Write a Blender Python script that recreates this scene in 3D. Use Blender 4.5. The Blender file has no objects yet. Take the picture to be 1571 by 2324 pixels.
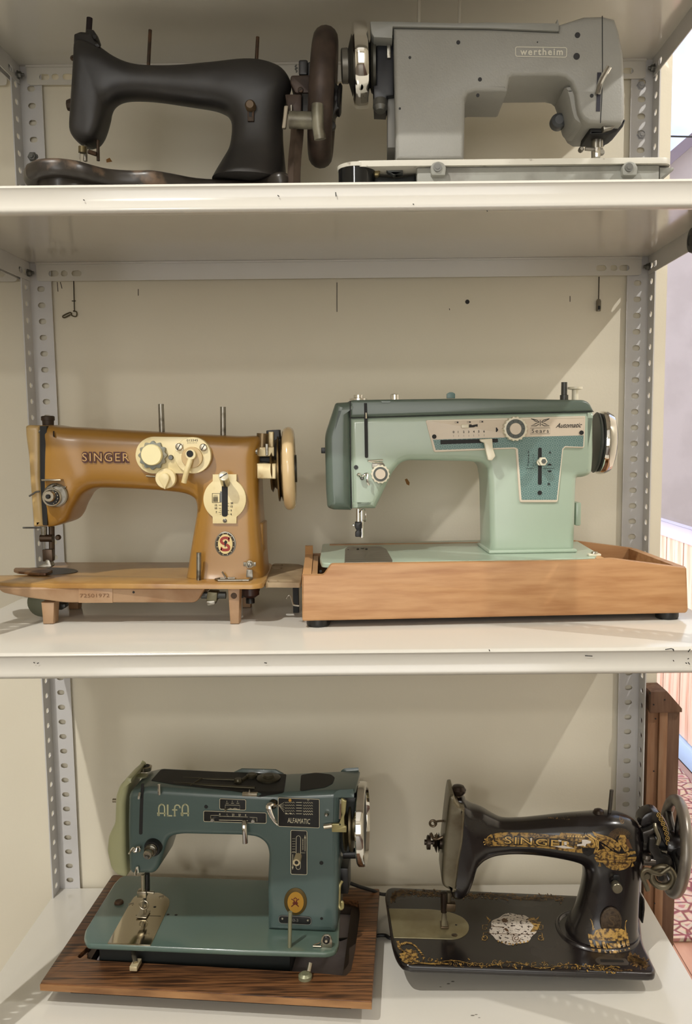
import bpy, bmesh, math, random
from mathutils import Vector, Matrix
from mathutils.geometry import tessellate_polygon
from mathutils.bvhtree import BVHTree
S = bpy.context.scene
COL = S.collection
PI = math.pi
# ------------------------------------------------------------------ camera
F_PX, PITCH, YAW, ROLL, PPX, PPY = 2021.899, 0.10904, -0.00261, -0.00959, 848.789, 1203.782
CAM = Vector((0.55632, -1.478, 0.73634))
_f = Vector((math.sin(YAW)*math.cos(PITCH), math.cos(YAW)*math.cos(PITCH), -math.sin(PITCH)))
_r0 = Vector((math.cos(YAW), -math.sin(YAW), 0)); _u0 = _r0.cross(_f)
_r = _r0*math.cos(ROLL)+_u0*math.sin(ROLL); _u = -_r0*math.sin(ROLL)+_u0*math.cos(ROLL)
cd = bpy.data.cameras.new('camera'); cam = bpy.data.objects.new('camera', cd); COL.objects.link(cam)
cam.matrix_world = Matrix(((_r.x, _u.x, -_f.x, CAM.x), (_r.y, _u.y, -_f.y, CAM.y), (_r.z, _u.z, -_f.z, CAM.z), (0, 0, 0, 1)))
cd.sensor_fit = 'VERTICAL'; cd.sensor_height = 24; cd.lens = F_PX/2324*24
cd.shift_x = -(PPX-785.5)/2324; cd.shift_y = (PPY-1162)/2324
cd.clip_start = .05; cd.clip_end = 200
S.camera = cam

# ------------------------------------------------------------------ world and lights
w = bpy.data.worlds.new('world'); S.world = w; w.use_nodes = True
nt = w.node_tree; nt.nodes.clear()
wo = nt.nodes.new('ShaderNodeOutputWorld'); bg = nt.nodes.new('ShaderNodeBackground')
tc = nt.nodes.new('ShaderNodeTexCoord'); mp = nt.nodes.new('ShaderNodeMapping'); mp.inputs['Scale'].default_value = (1, 1, 2.2)
nz = nt.nodes.new('ShaderNodeTexNoise'); nz.inputs['Scale'].default_value = 3.2; nz.inputs['Detail'].default_value = 5
cr = nt.nodes.new('ShaderNodeValToRGB'); cr.color_ramp.elements[0].position = .42; cr.color_ramp.elements[0].color = (.50, .60, .88, 1)
cr.color_ramp.elements[1].position = .60; cr.color_ramp.elements[1].color = (1, 1, 1, 1)
nt.links.new(tc.outputs['Generated'], mp.inputs['Vector']); nt.links.new(mp.outputs['Vector'], nz.inputs['Vector'])
nt.links.new(nz.outputs['Fac'], cr.inputs['Fac']); nt.links.new(cr.outputs['Color'], bg.inputs['Color'])
bg.inputs['Strength'].default_value = 1.6
nt.links.new(bg.outputs['Background'], wo.inputs['Surface'])

def lamp(name, kind, loc, energy, col, size=.05, target=None, angle=None, blend=.3, sy=None):
    l = bpy.data.lights.new(name, kind); l.energy = energy; l.color = col
    if kind in ('POINT', 'SPOT'): l.shadow_soft_size = size
    if kind == 'AREA':
        l.shape = 'RECTANGLE'; l.size = size; l.size_y = sy or size
    if kind == 'SPOT': l.spot_size = angle; l.spot_blend = blend
    o = bpy.data.objects.new(name, l); COL.objects.link(o); o.location = loc
    if target is not None: o.rotation_euler = (Vector(target)-Vector(loc)).to_track_quat('-Z', 'Y').to_euler()
    return o
lamp('ceiling_spot_key', 'SPOT', (-.40, -1.65, 2.66), 175, (1.0, .97, .91), .02, (.5, -.25, .2), math.radians(70), .5)
lamp('ceiling_spot_back', 'SPOT', (-.9, -5.6, 2.66), 135, (1.0, .97, .91), .14, (.5, -.2, .5), math.radians(60), .6)
lamp('ceiling_spot_right', 'SPOT', (1.80, -.86, 1.95), 54, (1.0, .97, .92), .012, (.7, -.1, .55), math.radians(120), .5)
lamp('added_fill_top', 'AREA', (.2, -3.2, 2.66), 8, (1.0, .98, .95), 2.4, (.2, -3.2, 0), sy=2.4)  # added soft ambient fill from above, no such panel known
lamp('added_fill_front', 'AREA', (.3, -6.3, 1.1), 92, (1.0, .99, .98), 3.6, (.4, 0, .8), sy=2.6)  # added broad fill behind the camera to lift the wall and bays
lamp('added_fill_passage', 'AREA', (-.6, 2.9, 1.3), 210, (1.0, .95, .97), 3.2, (1.8, 2.9, .6), sy=2.2)  # added fill to brighten the passage planks and carpet, source unseen
S.view_settings.view_transform = 'Standard'; S.view_settings.look = 'None'
S.view_settings.gamma = 1; S.view_settings.use_curve_mapping = False
S.view_settings.exposure = -0.02

# ------------------------------------------------------------------ helpers
def lin(c):
    c = c/255
    return c/12.92 if c <= .04045 else ((c+.055)/1.055)**2.4
def rgb(r, g, b): return (lin(r), lin(g), lin(b), 1)
_M = {}
def mat(name, c, rough=.5, metal=0., coat=0., c2=None, scale=20., lo=.45, hi=.6, bump=0., bscale=200., spec=.5, stretch=None, detail=6, rvar=0., wave=False):
    """procedural principled material; c2 = second colour mixed by noise (wear, stain, grain)"""
    if name in _M: return _M[name]
    m = bpy.data.materials.new(name); m.use_nodes = True; t = m.node_tree; b = t.nodes['Principled BSDF']
    b.inputs['Base Color'].default_value = c; b.inputs['Roughness'].default_value = rough; b.inputs['Metallic'].default_value = metal
    b.inputs['Coat Weight'].default_value = coat; b.inputs['Coat Roughness'].default_value = .12; b.inputs['Specular IOR Level'].default_value = spec
    N = t.nodes.new; L = t.links.new
    co = N('ShaderNodeTexCoord'); mpn = N('ShaderNodeMapping'); L(co.outputs['Object'], mpn.inputs['Vector'])
    if stretch: mpn.inputs['Scale'].default_value = stretch
    if c2 is not None:
        if wave:
            n = N('ShaderNodeTexWave'); n.inputs['Scale'].default_value = scale; n.inputs['Distortion'].default_value = 6; n.inputs['Detail'].default_value = 3
            n.inputs['Detail Scale'].default_value = 1.2; n.bands_direction = 'Z'
        else:
            n = N('ShaderNodeTexNoise'); n.inputs['Scale'].default_value = scale; n.inputs['Detail'].default_value = detail
        L(mpn.outputs['Vector'], n.inputs['Vector'])
        r = N('ShaderNodeValToRGB'); r.color_ramp.elements[0].position = lo; r.color_ramp.elements[1].position = hi
        r.color_ramp.elements[0].color = c; r.color_ramp.elements[1].color = c2
        L(n.outputs['Fac'], r.inputs['Fac']); L(r.outputs['Color'], b.inputs['Base Color'])
        if rvar:
            q = N('ShaderNodeMapRange'); q.inputs['To Min'].default_value = rough; q.inputs['To Max'].default_value = rough+rvar
            q.inputs['From Min'].default_value = lo; q.inputs['From Max'].default_value = hi
            L(n.outputs['Fac'], q.inputs['Value']); L(q.outputs['Result'], b.inputs['Roughness'])
    if bump:
        n2 = N('ShaderNodeTexNoise'); n2.inputs['Scale'].default_value = bscale; n2.inputs['Detail'].default_value = 3
        L(mpn.outputs['Vector'], n2.inputs['Vector'])
        bn = N('ShaderNodeBump'); bn.inputs['Strength'].default_value = bump; bn.inputs['Distance'].default_value = .001
        L(n2.outputs['Fac'], bn.inputs['Height']); L(bn.outputs['Normal'], b.inputs['Normal'])
    _M[name] = m
    return m

def tag(o, label=None, cat=None, group=None, kind=None):
    if label: o['label'] = label
    if cat: o['category'] = cat
    if group: o['group'] = group
    if kind: o['kind'] = kind
    return o

class Frame:
    """local frame of a thing (an Empty at its base); maps photo measurements to local metres"""
    def __init__(s, name, loc, rz=0., ry=0., rx=0.):
        s.o = bpy.data.objects.new(name, None); COL.objects.link(s.o)
        s.o.location = loc; s.o.rotation_euler = (rx, ry, rz); s.o.empty_display_size = .05
        s.M = Matrix.LocRotScale(Vector(loc), s.o.rotation_euler, None); s.I = s.M.inverted(); s.R = s.I.to_3x3()
        s.c = s.I @ CAM
    def ray(s, px, py): return s.R @ (_r*(px-PPX)/F_PX-_u*(py-PPY)/F_PX+_f)
    def y(s, px, py, yl=0.):
        d = s.ray(px, py); t = (yl-s.c.y)/d.y; return s.c+d*t
    def z(s, px, py, zl=0.):
        d = s.ray(px, py); t = (zl-s.c.z)/d.z; return s.c+d*t
    def x(s, px, py, xl=0.):
        d = s.ray(px, py); t = (xl-s.c.x)/d.x; return s.c+d*t
WORLD = None

def link(name, bm, m, parent=None, smooth=True, angle=35):
    me = bpy.data.meshes.new(name)
    bmesh.ops.remove_doubles(bm, verts=bm.verts, dist=1e-6)
    bmesh.ops.recalc_face_normals(bm, faces=bm.faces)
    bm.to_mesh(me); bm.free()
    for mm in (m if isinstance(m, (list, tuple)) else [m]): me.materials.append(mm)
    if smooth:
        for p in me.polygons: p.use_smooth = True
        me.set_sharp_from_angle(angle=math.radians(angle))
    o = bpy.data.objects.new(name, me); COL.objects.link(o)
    if parent is not None: o.parent = parent.o if isinstance(parent, Frame) else parent
    return o

def b_box(bm, x0, x1, y0, y1, z0, z1, bev=0.):
    b2 = bmesh.new()
    v = [b2.verts.new((x, y, z)) for x in (x0, x1) for y in (y0, y1) for z in (z0, z1)]
    for f in ((0, 1, 3, 2), (4, 6, 7, 5), (0, 4, 5, 1), (2, 3, 7, 6), (0, 2, 6, 4), (1, 5, 7, 3)): b2.faces.new([v[i] for i in f])
    bmesh.ops.recalc_face_normals(b2, faces=b2.faces)
    if bev: bmesh.ops.bevel(b2, geom=b2.edges[:], offset=bev, segments=2, profile=.5, affect='EDGES')
    merge(bm, b2)
def merge(bm, b2, M=None):
    if M is not None: b2.transform(M)
    me = bpy.data.meshes.new('t'); b2.to_mesh(me); b2.free(); bm.from_mesh(me); bpy.data.meshes.remove(me)

def b_lathe(bm, prof, M, seg=32):
    """profile [(r, h)...] turned about local Z, placed by matrix M"""
    rings = []
    for r, h in prof:
        if r < 1e-6: rings.append([bm.verts.new(M @ Vector((0, 0, h)))])
        else: rings.append([bm.verts.new(M @ Vector((r*math.cos(2*PI*i/seg), r*math.sin(2*PI*i/seg), h))) for i in range(seg)])
    for a, b in zip(rings, rings[1:]):
        for i in range(seg):
            j = (i+1) % seg
            if len(a) == 1 and len(b) == 1: continue
            if len(a) == 1: bm.faces.new((a[0], b[i], b[j]))
            elif len(b) == 1: bm.faces.new((a[i], b[0], a[j]))
            else: bm.faces.new((a[i], b[i], b[j], a[j]))
    for rg in (rings[0], rings[-1]):
        if len(rg) > 1:
            try: bm.faces.new(rg)
            except ValueError: pass
def mx(loc, axis='Y', flip=False):
    """matrix taking local Z to the given axis; axis may be a Vector"""
    a = {'X': Vector((1, 0, 0)), 'Y': Vector((0, 1, 0)), 'Z': Vector((0, 0, 1))}.get(axis, axis) if isinstance(axis, str) else Vector(axis)
    if flip: a = -a
    return Matrix.Translation(Vector(loc)) @ a.to_track_quat('Z', 'Y').to_matrix().to_4x4()
def disc(r, h, bev=.0):
    if bev: return [(0, 0), (r, 0), (r, h-bev), (r-bev*.3, h-bev*.3), (r-bev, h), (0, h)]
    return [(0, 0), (r, 0), (r, h), (0, h)]

def catmull(P, n=6, closed=False):
    P = [Vector(p) for p in P]; out = []; N = len(P)
    for i in range(N if closed else N-1):
        p0 = P[(i-1) % N] if closed or i > 0 else P[0]*2-P[1]
        p1 = P[i]; p2 = P[(i+1) % N]; p3 = P[(i+2) % N] if closed or i < N-2 else P[-1]*2-P[-2]
        for k in range(n):
            t = k/n
            out.append(.5*((2*p1)+(p2-p0)*t+(2*p0-5*p1+4*p2-p3)*t*t+(-p0+3*p1-3*p2+p3)*t*t*t))
    if not closed: out.append(P[-1])
    return out
def b_tube(bm, pts, r, seg=10, smooth=0, closed=False, r_end=None, flat=None):
    pts = [Vector(p) for p in pts]
    if smooth: pts = catmull(pts, smooth, closed)
    n = len(pts); rings = []; up = None
    for i, p in enumerate(pts):
        if closed: d = pts[(i+1) % n]-pts[i-1]
        else: d = pts[min(i+1, n-1)]-pts[max(i-1, 0)]
        d.normalize()
        if up is None:
            up = Vector((0, 0, 1)) if abs(d.z) < .9 else Vector((0, 1, 0))
        s = d.cross(up); s.normalize(); up = s.cross(d)
        rr = r if r_end is None else r+(r_end-r)*i/(n-1)
        k = 1. if flat is None else flat
        rings.append([bm.verts.new(p+s*rr*math.cos(2*PI*j/seg)+up*rr*k*math.sin(2*PI*j/seg)) for j in range(seg)])
    for i in range(n if closed else n-1):
        a, b = rings[i], rings[(i+1) % n]
        for j in range(seg): bm.faces.new((a[j], b[j], b[(j+1) % seg], a[(j+1) % seg]))
    if not closed:
        bm.faces.new(rings[0][::-1]); bm.faces.new(rings[-1])

def rnd_poly(pts, r, n=4):
    """round the corners of a closed 2D polygon; r scalar or list"""
    P = [Vector((p[0], p[1])) for p in pts]; out = []; N = len(P)
    for i in range(N):
        ri = r[i] if isinstance(r, (list, tuple)) else r
        a, b, c = P[i-1], P[i], P[(i+1) % N]
        u, v = (a-b), (c-b); lu, lv = u.length, v.length
        if ri <= 0 or lu < 1e-9 or lv < 1e-9: out.append(b); continue
        u /= lu; v /= lv
        q = min(ri, lu*.48, lv*.48); s, e = b+u*q, b+v*q
        for k in range(n+1):
            t = k/n; out.append(s*(1-t)**2+b*2*t*(1-t)+e*t*t)
    return out
def circ(cx, cz, r, n=24, rz=None):
    return [Vector((cx+r*math.cos(2*PI*i/n), cz+(rz or r)*math.sin(2*PI*i/n))) for i in range(n)]
def area2(P): return sum(P[i-1].x*P[i].y-P[i].x*P[i-1].y for i in range(len(P)))/2
def inset(P, d):
    out = []; N = len(P)
    for i in range(N):
        a, b, c = P[i-1], P[i], P[(i+1) % N]
        e1 = (b-a); e2 = (c-b)
        if e1.length < 1e-9: e1 = e2
        if e2.length < 1e-9: e2 = e1
        e1 = e1.normalized(); e2 = e2.normalized()
        n1 = Vector((-e1.y, e1.x)); n2 = Vector((-e2.y, e2.x)); nn = n1+n2
        if nn.length < 1e-6: nn = n1
        nn.normalize(); k = max(.5, nn.dot(n1)); out.append(b+nn*d/k)
    return out
def b_prism(bm, outline, y0, y1, holes=(), bev=0., seg=2, plane='XZ', bev_back=False, M=None):
    """extrude a 2D outline (with holes) between y0 (front) and y1; bevel on the front edge"""
    P = [Vector((p[0], p[1])) for p in outline]
    if area2(P) < 0: P.reverse()
    H = []
    for h in holes:
        h = [Vector((p[0], p[1])) for p in h]
        if area2(h) > 0: h.reverse()
        H.append(h)
    def v3(p, y):
        v = Vector((p.x, y, p.y)) if plane == 'XZ' else (Vector((p.x, p.y, y)) if plane == 'XY' else Vector((y, p.x, p.y)))
        return M @ v if M is not None else v
    sg = 1 if y1 > y0 else -1
    layers = []
    if bev:
        for k in range(seg+1):
            a = k/seg*PI/2
            layers.append((bev*(1-math.sin(a)), y0+sg*bev*(1-math.cos(a))))
    else: layers.append((0, y0))
    if bev_back and bev:
        for k in range(seg+1):
            a = k/seg*PI/2
            layers.append((bev*(1-math.cos(a)), y1-sg*bev*(1-math.sin(a))))
    else: layers.append((0, y1))
    def cap(ins, y):
        loops = [inset(P, ins) if ins else P]+[inset(h, ins) if ins else h for h in H]
        vs = [[bm.verts.new(v3(p, y)) for p in L] for L in loops]
        tri = tessellate_polygon([[Vector((p.x, p.y, 0)) for p in L] for L in loops])
        flat = [v for L in vs for v in L]
        for t in tri:
            try: bm.faces.new([flat[i] for i in t])
            except ValueError: pass
        return vs
    first = cap(*layers[0]); prev = first
    for li, (ins, y) in enumerate(layers[1:], 1):
        if li == len(layers)-1: cur = cap(ins, y)
        else:
            loops = [inset(P, ins) if ins else P]+[inset(h, ins) if ins else h for h in H]
            cur = [[bm.verts.new(v3(p, y)) for p in L] for L in loops]
        for a, b in zip(prev, cur):
            n = len(a)
            for i in range(n):
                try: bm.faces.new((a[i], a[(i+1) % n], b[(i+1) % n], b[i]))
                except ValueError: pass
        prev = cur

def se(a, n):
    c, s = math.cos(a), math.sin(a)
    return math.copysign(abs(c)**(2/n), c), math.copysign(abs(s)**(2/n), s)
def b_sweep(bm, st, seg=40, smooth=4):
    """stations (outer xz, inner xz, half depth, exponent[, y centre]) -> one continuous casting"""
    rows = []
    for s in st:
        o, i, t, n = s[:4]; yc = s[4] if len(s) > 4 else 0.
        rows.append((o[0], o[1], i[0], i[1], t, n, yc))
    if smooth > 1:
        R = []; N = len(rows)
        for k in range(N-1):
            p0 = rows[max(k-1, 0)]; p1 = rows[k]; p2 = rows[k+1]; p3 = rows[min(k+2, N-1)]
            for q in range(smooth):
                t = q/smooth
                R.append([.5*((2*b)+(c-a)*t+(2*a-5*b+4*c-d)*t*t+(-a+3*b-3*c+d)*t**3) for a, b, c, d in zip(p0, p1, p2, p3)])
        R.append(list(rows[-1])); rows = R
    rings = []
    for ox, oz, ix, iz, t, n, yc in rows:
        cx, cz = (ox+ix)/2, (oz+iz)/2; ux, uz = (ox-ix)/2, (oz-iz)/2
        ring = []
        for j in range(seg):
            c, s = se(2*PI*(j+.5)/seg, max(n, 1.2))
            ring.append(bm.verts.new((cx+ux*c, yc+t*s, cz+uz*c)))
        rings.append(ring)
    for a, b in zip(rings, rings[1:]):
        for j in range(seg): bm.faces.new((a[j], b[j], b[(j+1) % seg], a[(j+1) % seg]))
    bm.faces.new(rings[0]); bm.faces.new(rings[-1])

def bvh_of(o):
    me = o.data; return BVHTree.FromPolygons([v.co.copy() for v in me.vertices], [tuple(p.vertices) for p in me.polygons])
def drape(bm, tree, off=.0004, d=(0, 1, 0), back=.3, maxd=None):
    """lay flat print on the casting: push each vertex along d until it meets the surface"""
    d = Vector(d); dead = []
    for v in bm.verts:
        h = tree.ray_cast(v.co-d*back, d)
        if h[0] is None: dead.append(v)
        else: v.co = h[0]-d*off
    bmesh.ops.delete(bm, geom=dead, context='VERTS')
def densify(bm, mx_len):
    for _ in range(4):
        e = [e for e in bm.edges if e.calc_length() > mx_len]
        if not e: break
        bmesh.ops.subdivide_edges(bm, edges=e, cuts=1); bmesh.ops.triangulate(bm, faces=bm.faces)

def b_text(bm, s, x, z, h, y, w=None, shear=0., bold=0., spacing=1., plane='XZ', rot=0., thick=0., align='LEFT', dens=0):
    """flat lettering made of font outlines; h = capital height in metres, w = total width"""
    c = bpy.data.curves.new('t', 'FONT'); c.body = s; c.size = 1; c.shear = shear; c.offset = bold; c.space_character = spacing
    c.fill_mode = 'BOTH' if thick else 'FRONT'; c.resolution_u = 3; c.extrude = 0
    o = bpy.data.objects.new('t', c); COL.objects.link(o)
    dg = bpy.context.evaluated_depsgraph_get(); me = bpy.data.meshes.new_from_object(o.evaluated_get(dg))
    bpy.data.objects.remove(o); bpy.data.curves.remove(c)
    b2 = bmesh.new(); b2.from_mesh(me); bpy.data.meshes.remove(me)
    if not b2.verts: b2.free(); return
    xs = [v.co.x for v in b2.verts]; x0, x1 = min(xs), max(xs)
    sz = h/.73; sx = sz if w is None else w/(x1-x0)
    offx = {'LEFT': 0, 'CENTER': (x1-x0)*sx/2, 'RIGHT': (x1-x0)*sx}[align]
    cr_, sr_ = math.cos(rot), math.sin(rot)
    for v in b2.verts:
        a, b = (v.co.x-x0)*sx-offx, v.co.y*sz
        a, b = a*cr_-b*sr_, a*sr_+b*cr_
        v.co = Vector((x+a, y, z+b)) if plane == 'XZ' else Vector((x+a, z+b, y))
    if dens: bmesh.ops.triangulate(b2, faces=b2.faces); densify(b2, dens)
    merge(bm, b2)
def b_ribbon(bm, pts, wd, y=0., plane='XZ', closed=False):
    """flat stroke of constant or listed width along 2D points"""
    P = [Vector((p[0], p[1])) for p in pts]; n = len(P); Ls = []
    for i in range(n):
        if closed: d = P[(i+1) % n]-P[i-1]
        else: d = P[min(i+1, n-1)]-P[max(i-1, 0)]
        if d.length < 1e-9: d = Vector((1, 0))
        d.normalize(); nn = Vector((-d.y, d.x)); ww = (wd[i] if isinstance(wd, (list, tuple)) else wd)/2
        Ls.append((P[i]+nn*ww, P[i]-nn*ww))
    f = (lambda p: (p.x, y, p.y)) if plane == 'XZ' else (lambda p: (p.x, p.y, y))
    V = [(bm.verts.new(f(a)), bm.verts.new(f(b))) for a, b in Ls]
    for i in range(n if closed else n-1):
        a, b = V[i], V[(i+1) % n]
        bm.faces.new((a[0], a[1], b[1], b[0]))
def b_fill(bm, pts, y=0., plane='XZ'):
    P = [Vector((p[0], p[1])) for p in pts]
    vs = [bm.verts.new((p.x, y, p.y) if plane == 'XZ' else (p.x, p.y, y)) for p in P]
    for t in tessellate_polygon([[Vector((p.x, p.y, 0)) for p in P]]):
        try: bm.faces.new([vs[i] for i in t])
        except ValueError: pass
def obround(cx, cz, wd, h, n=6, vert=False):
    if vert: return [Vector((cx+(p.y-cz), cz+(p.x-cx))) for p in obround(cx, cz, h, wd, n)]
    r = h/2; k = wd/2-r; out = []
    for i in range(n+1): a = -PI/2+PI*i/n; out.append(Vector((cx+k+r*math.cos(a), cz+r*math.sin(a))))
    for i in range(n+1): a = PI/2+PI*i/n; out.append(Vector((cx-k+r*math.cos(a), cz+r*math.sin(a))))
    return out
def newbm(): return bmesh.new()
def part(name, f, m, parent, **k):
    bm = bmesh.new(); f(bm); return link(name, bm, m, parent, **k)
def lathe(name, prof, M, m, parent, seg=32, **k):
    bm = bmesh.new(); b_lathe(bm, prof, M, seg); return link(name, bm, m, parent, **k)
def prism(name, out, y0, y1, m, parent, **k):
    sm = {q: k.pop(q) for q in ('smooth', 'angle') if q in k}
    bm = bmesh.new(); b_prism(bm, out, y0, y1, **k); return link(name, bm, m, parent, **sm)
def tube(name, pts, r, m, parent, **k):
    bm = bmesh.new(); b_tube(bm, pts, r, **k); return link(name, bm, m, parent)
def box(name, x0, x1, y0, y1, z0, z1, m, parent=None, bev=0.):
    bm = bmesh.new(); b_box(bm, x0, x1, y0, y1, z0, z1, bev); return link(name, bm, m, parent)
def screw(name, loc, r, h, m, parent, axis='Y', flip=True, rot=.6, slot=True):
    """domed screw head with a slot, standing out along the axis"""
    M = mx(loc, axis, flip); bm = bmesh.new()
    b_lathe(bm, [(0, -h), (r, -h), (r, h*.5), (r*.8, h*.85), (0, h)], M, 20)
    o = link(name, bm, m, parent)
    if slot:
        bm = bmesh.new(); b_box(bm, -r*.85, r*.85, -r*.11, r*.11, h*.6, h*1.03); bm.transform(M @ Matrix.Rotation(rot, 4, 'Z'))
        link('screw_slot', bm, DARK, o)
    return o

# ------------------------------------------------------------------ materials
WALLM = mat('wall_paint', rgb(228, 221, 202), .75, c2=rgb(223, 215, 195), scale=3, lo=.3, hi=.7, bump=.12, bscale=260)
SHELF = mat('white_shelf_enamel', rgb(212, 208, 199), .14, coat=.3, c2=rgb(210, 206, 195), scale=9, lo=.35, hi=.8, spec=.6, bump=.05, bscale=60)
POSTM = mat('grey_post_enamel', rgb(206, 204, 202), .34, c2=rgb(195, 193, 192), scale=14, lo=.4, hi=.8)
DARK = mat('black_recess', rgb(14, 13, 12), .6)
BOLTM = mat('dull_bolt_steel', rgb(112, 112, 108), .42, .8)
STEEL = mat('worn_steel', rgb(150, 146, 136), .33, .9, c2=rgb(88, 80, 68), scale=90, lo=.5, hi=.75)
CHROME = mat('chrome', rgb(228, 226, 220), .07, 1.)
BLACKP = mat('black_plastic', rgb(22, 22, 22), .4)
RUST = mat('rusty_iron', rgb(62, 50, 40), .55, .5, c2=rgb(92, 66, 46), scale=70, lo=.45, hi=.7)

# ------------------------------------------------------------------ setting
ZT, ZA, ZB, ZC, LIP, DEP = 1.315, 1.014, .4828, -.0452, .0302, .4498
ZF, ZCEIL, XR = -.66, 2.72, 1.87
def struct(name, f, m, parent=None, **k):
    o = part(name, f, m, parent, **k); 
    if parent is None: o['kind'] = 'structure'
    return o
FLOORM = mat('floor_boards', rgb(176, 138, 118), .35, c2=rgb(150, 108, 90), scale=4, lo=.3, hi=.8, stretch=(8, 1, 1))
CEILM = mat('ceiling_paint', rgb(216, 210, 196), .85)
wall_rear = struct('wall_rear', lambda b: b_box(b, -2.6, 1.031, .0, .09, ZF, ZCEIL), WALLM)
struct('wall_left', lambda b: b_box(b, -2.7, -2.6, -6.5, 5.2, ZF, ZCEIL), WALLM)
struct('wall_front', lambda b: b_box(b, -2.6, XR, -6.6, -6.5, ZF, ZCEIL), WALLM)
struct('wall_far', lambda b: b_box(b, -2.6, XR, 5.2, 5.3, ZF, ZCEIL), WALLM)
struct('ceiling', lambda b: b_box(b, -2.7, XR+.12, -6.6, 5.3, ZCEIL, ZCEIL+.1), CEILM)
floor = struct('floor', lambda b: b_box(b, -2.7, XR+.12, -6.6, 5.3, ZF-.08, ZF-.012), mat('floor_underlay', rgb(90, 64, 54), .7))
# floor boards in the part of the passage that shows
bmp = bmesh.new(); b_box(bmp, 0, .118, -.9, .9, -.012, 0, .0015)
fb0 = link('floor_board', bmp, FLOORM, floor); fb0.location = (1.0, .2, ZF)
for i in range(7):
    for j in range(2):
        if i == 0 and j == 0: continue
        o = fb0.copy(); COL.objects.link(o); o.location = (1.0+i*.12, .2+j*1.805+(.1 if i % 2 else 0)*0, ZF)
box('floor_slab', -2.6, .995, -6.5, 5.2, ZF-.012, ZF, mat('grey_room_floor', rgb(120, 112, 104), .5), floor)['kind'] = 'stuff'
# right wall: solid part, wall under and over the window
Y0W, Y1W, ZS, ZH = .6, 4.9, .30, 2.55
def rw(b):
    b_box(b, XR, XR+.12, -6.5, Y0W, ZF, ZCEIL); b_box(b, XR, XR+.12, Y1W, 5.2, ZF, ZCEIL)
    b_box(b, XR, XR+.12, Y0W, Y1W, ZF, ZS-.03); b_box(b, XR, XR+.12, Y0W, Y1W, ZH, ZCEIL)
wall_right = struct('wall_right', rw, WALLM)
PLANK = mat('whitewashed_plank', rgb(214, 186, 170), .5, c2=rgb(176, 128, 108), scale=5, lo=.45, hi=.8, stretch=(1, 6, .6), bump=.2, bscale=30)
bmp = bmesh.new(); b_box(bmp, -.012, -.001, 0, .103, ZF+.09, .262, .003)
pl0 = link('plank', bmp, PLANK, wall_right); pl0.location = (XR, .62, 0)
for i in range(1, 39):
    o = pl0.copy(); COL.objects.link(o); o.location = (XR-.002*(i % 2), .62+i*.11, 0)
struct('trim_1', lambda b: b_box(b, XR-.0008, XR, .6, 4.9, ZF+.09, .262), mat('red_brown_joint', rgb(128, 66, 54), .7))
struct('baseboard_right', lambda b: b_box(b, XR-.03, XR, .55, 5.2, ZF, ZF+.088, .004), mat('pale_blue_skirting', rgb(150, 178, 214), .45))  # skirting board in one even pale blue
def wf(b):
    b_box(b, XR-.035, XR+.12, Y0W, Y1W, ZS-.03, ZS, .004)
    b_box(b, XR-.015, XR, Y0W, Y1W, .262, ZS-.031)
win = struct('window_1', wf, mat('lilac_window_paint', rgb(212, 208, 232), .4))
def pf(b):
    for a in (Y0W+.02, Y1W-.02): b_box(b, XR+.05, XR+.09, a-.02, a+.02, ZS, ZH)
    b_box(b, XR+.05, XR+.09, Y0W, Y1W, ZH-.04, ZH)
part('window_frame', pf, _M['lilac_window_paint'], win)
gm = bpy.data.materials.new('window_glass'); gm.use_nodes = True
gb = gm.node_tree.nodes['Principled BSDF']; gb.inputs['Transmission Weight'].default_value = 1; gb.inputs['Roughness'].default_value = 0; gb.inputs['IOR'].default_value = 1.05; gb.inputs['Base Color'].default_value = (1, 1, 1, 1)
part('pane', lambda b: b_box(b, XR+.068, XR+.072, Y0W+.04, Y1W-.04, ZS, ZH-.04), gm, win)
# carpet
cm = bpy.data.materials.new('patterned_carpet'); cm.use_nodes = True; t = cm.node_tree; N = t.nodes.new; L = t.links.new
b = t.nodes['Principled BSDF']; b.inputs['Roughness'].default_value = .95
co = N('ShaderNodeTexCoord'); v1 = N('ShaderNodeTexVoronoi'); v1.inputs['Scale'].default_value = 24; v1.feature = 'DISTANCE_TO_EDGE'
v2 = N('ShaderNodeTexVoronoi'); v2.inputs['Scale'].default_value = 24
nn = N('ShaderNodeTexNoise'); nn.inputs['Scale'].default_value = 60
L(co.outputs['Object'], v1.inputs['Vector']); L(co.outputs['Object'], v2.inputs['Vector']); L(co.outputs['Object'], nn.inputs['Vector'])
ra = N('ShaderNodeValToRGB'); ra.color_ramp.elements[0].color = rgb(140, 84, 92); ra.color_ramp.elements[0].position = .05; ra.color_ramp.elements[1].color = rgb(206, 186, 170); ra.color_ramp.elements[1].position = .11
e = ra.color_ramp.elements.new(.28); e.color = rgb(210, 190, 176); e = ra.color_ramp.elements.new(.33); e.color = rgb(186, 130, 132)
mxn = N('ShaderNodeMix'); mxn.data_type = 'RGBA'; mxn.blend_type = 'MULTIPLY'; mxn.inputs[0].default_value = .5
L(v1.outputs['Distance'], ra.inputs['Fac']); L(ra.outputs['Color'], mxn.inputs[6]); L(nn.outputs['Color'], mxn.inputs[7]); L(mxn.outputs[2], b.inputs['Base Color'])
tag(part('carpet', lambda bb: b_box(bb, 1.06, 1.80, .83, 4.6, ZF, ZF+.012, .003), cm, None), 'red and cream patterned carpet on the passage floor at right', 'carpet')
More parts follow.
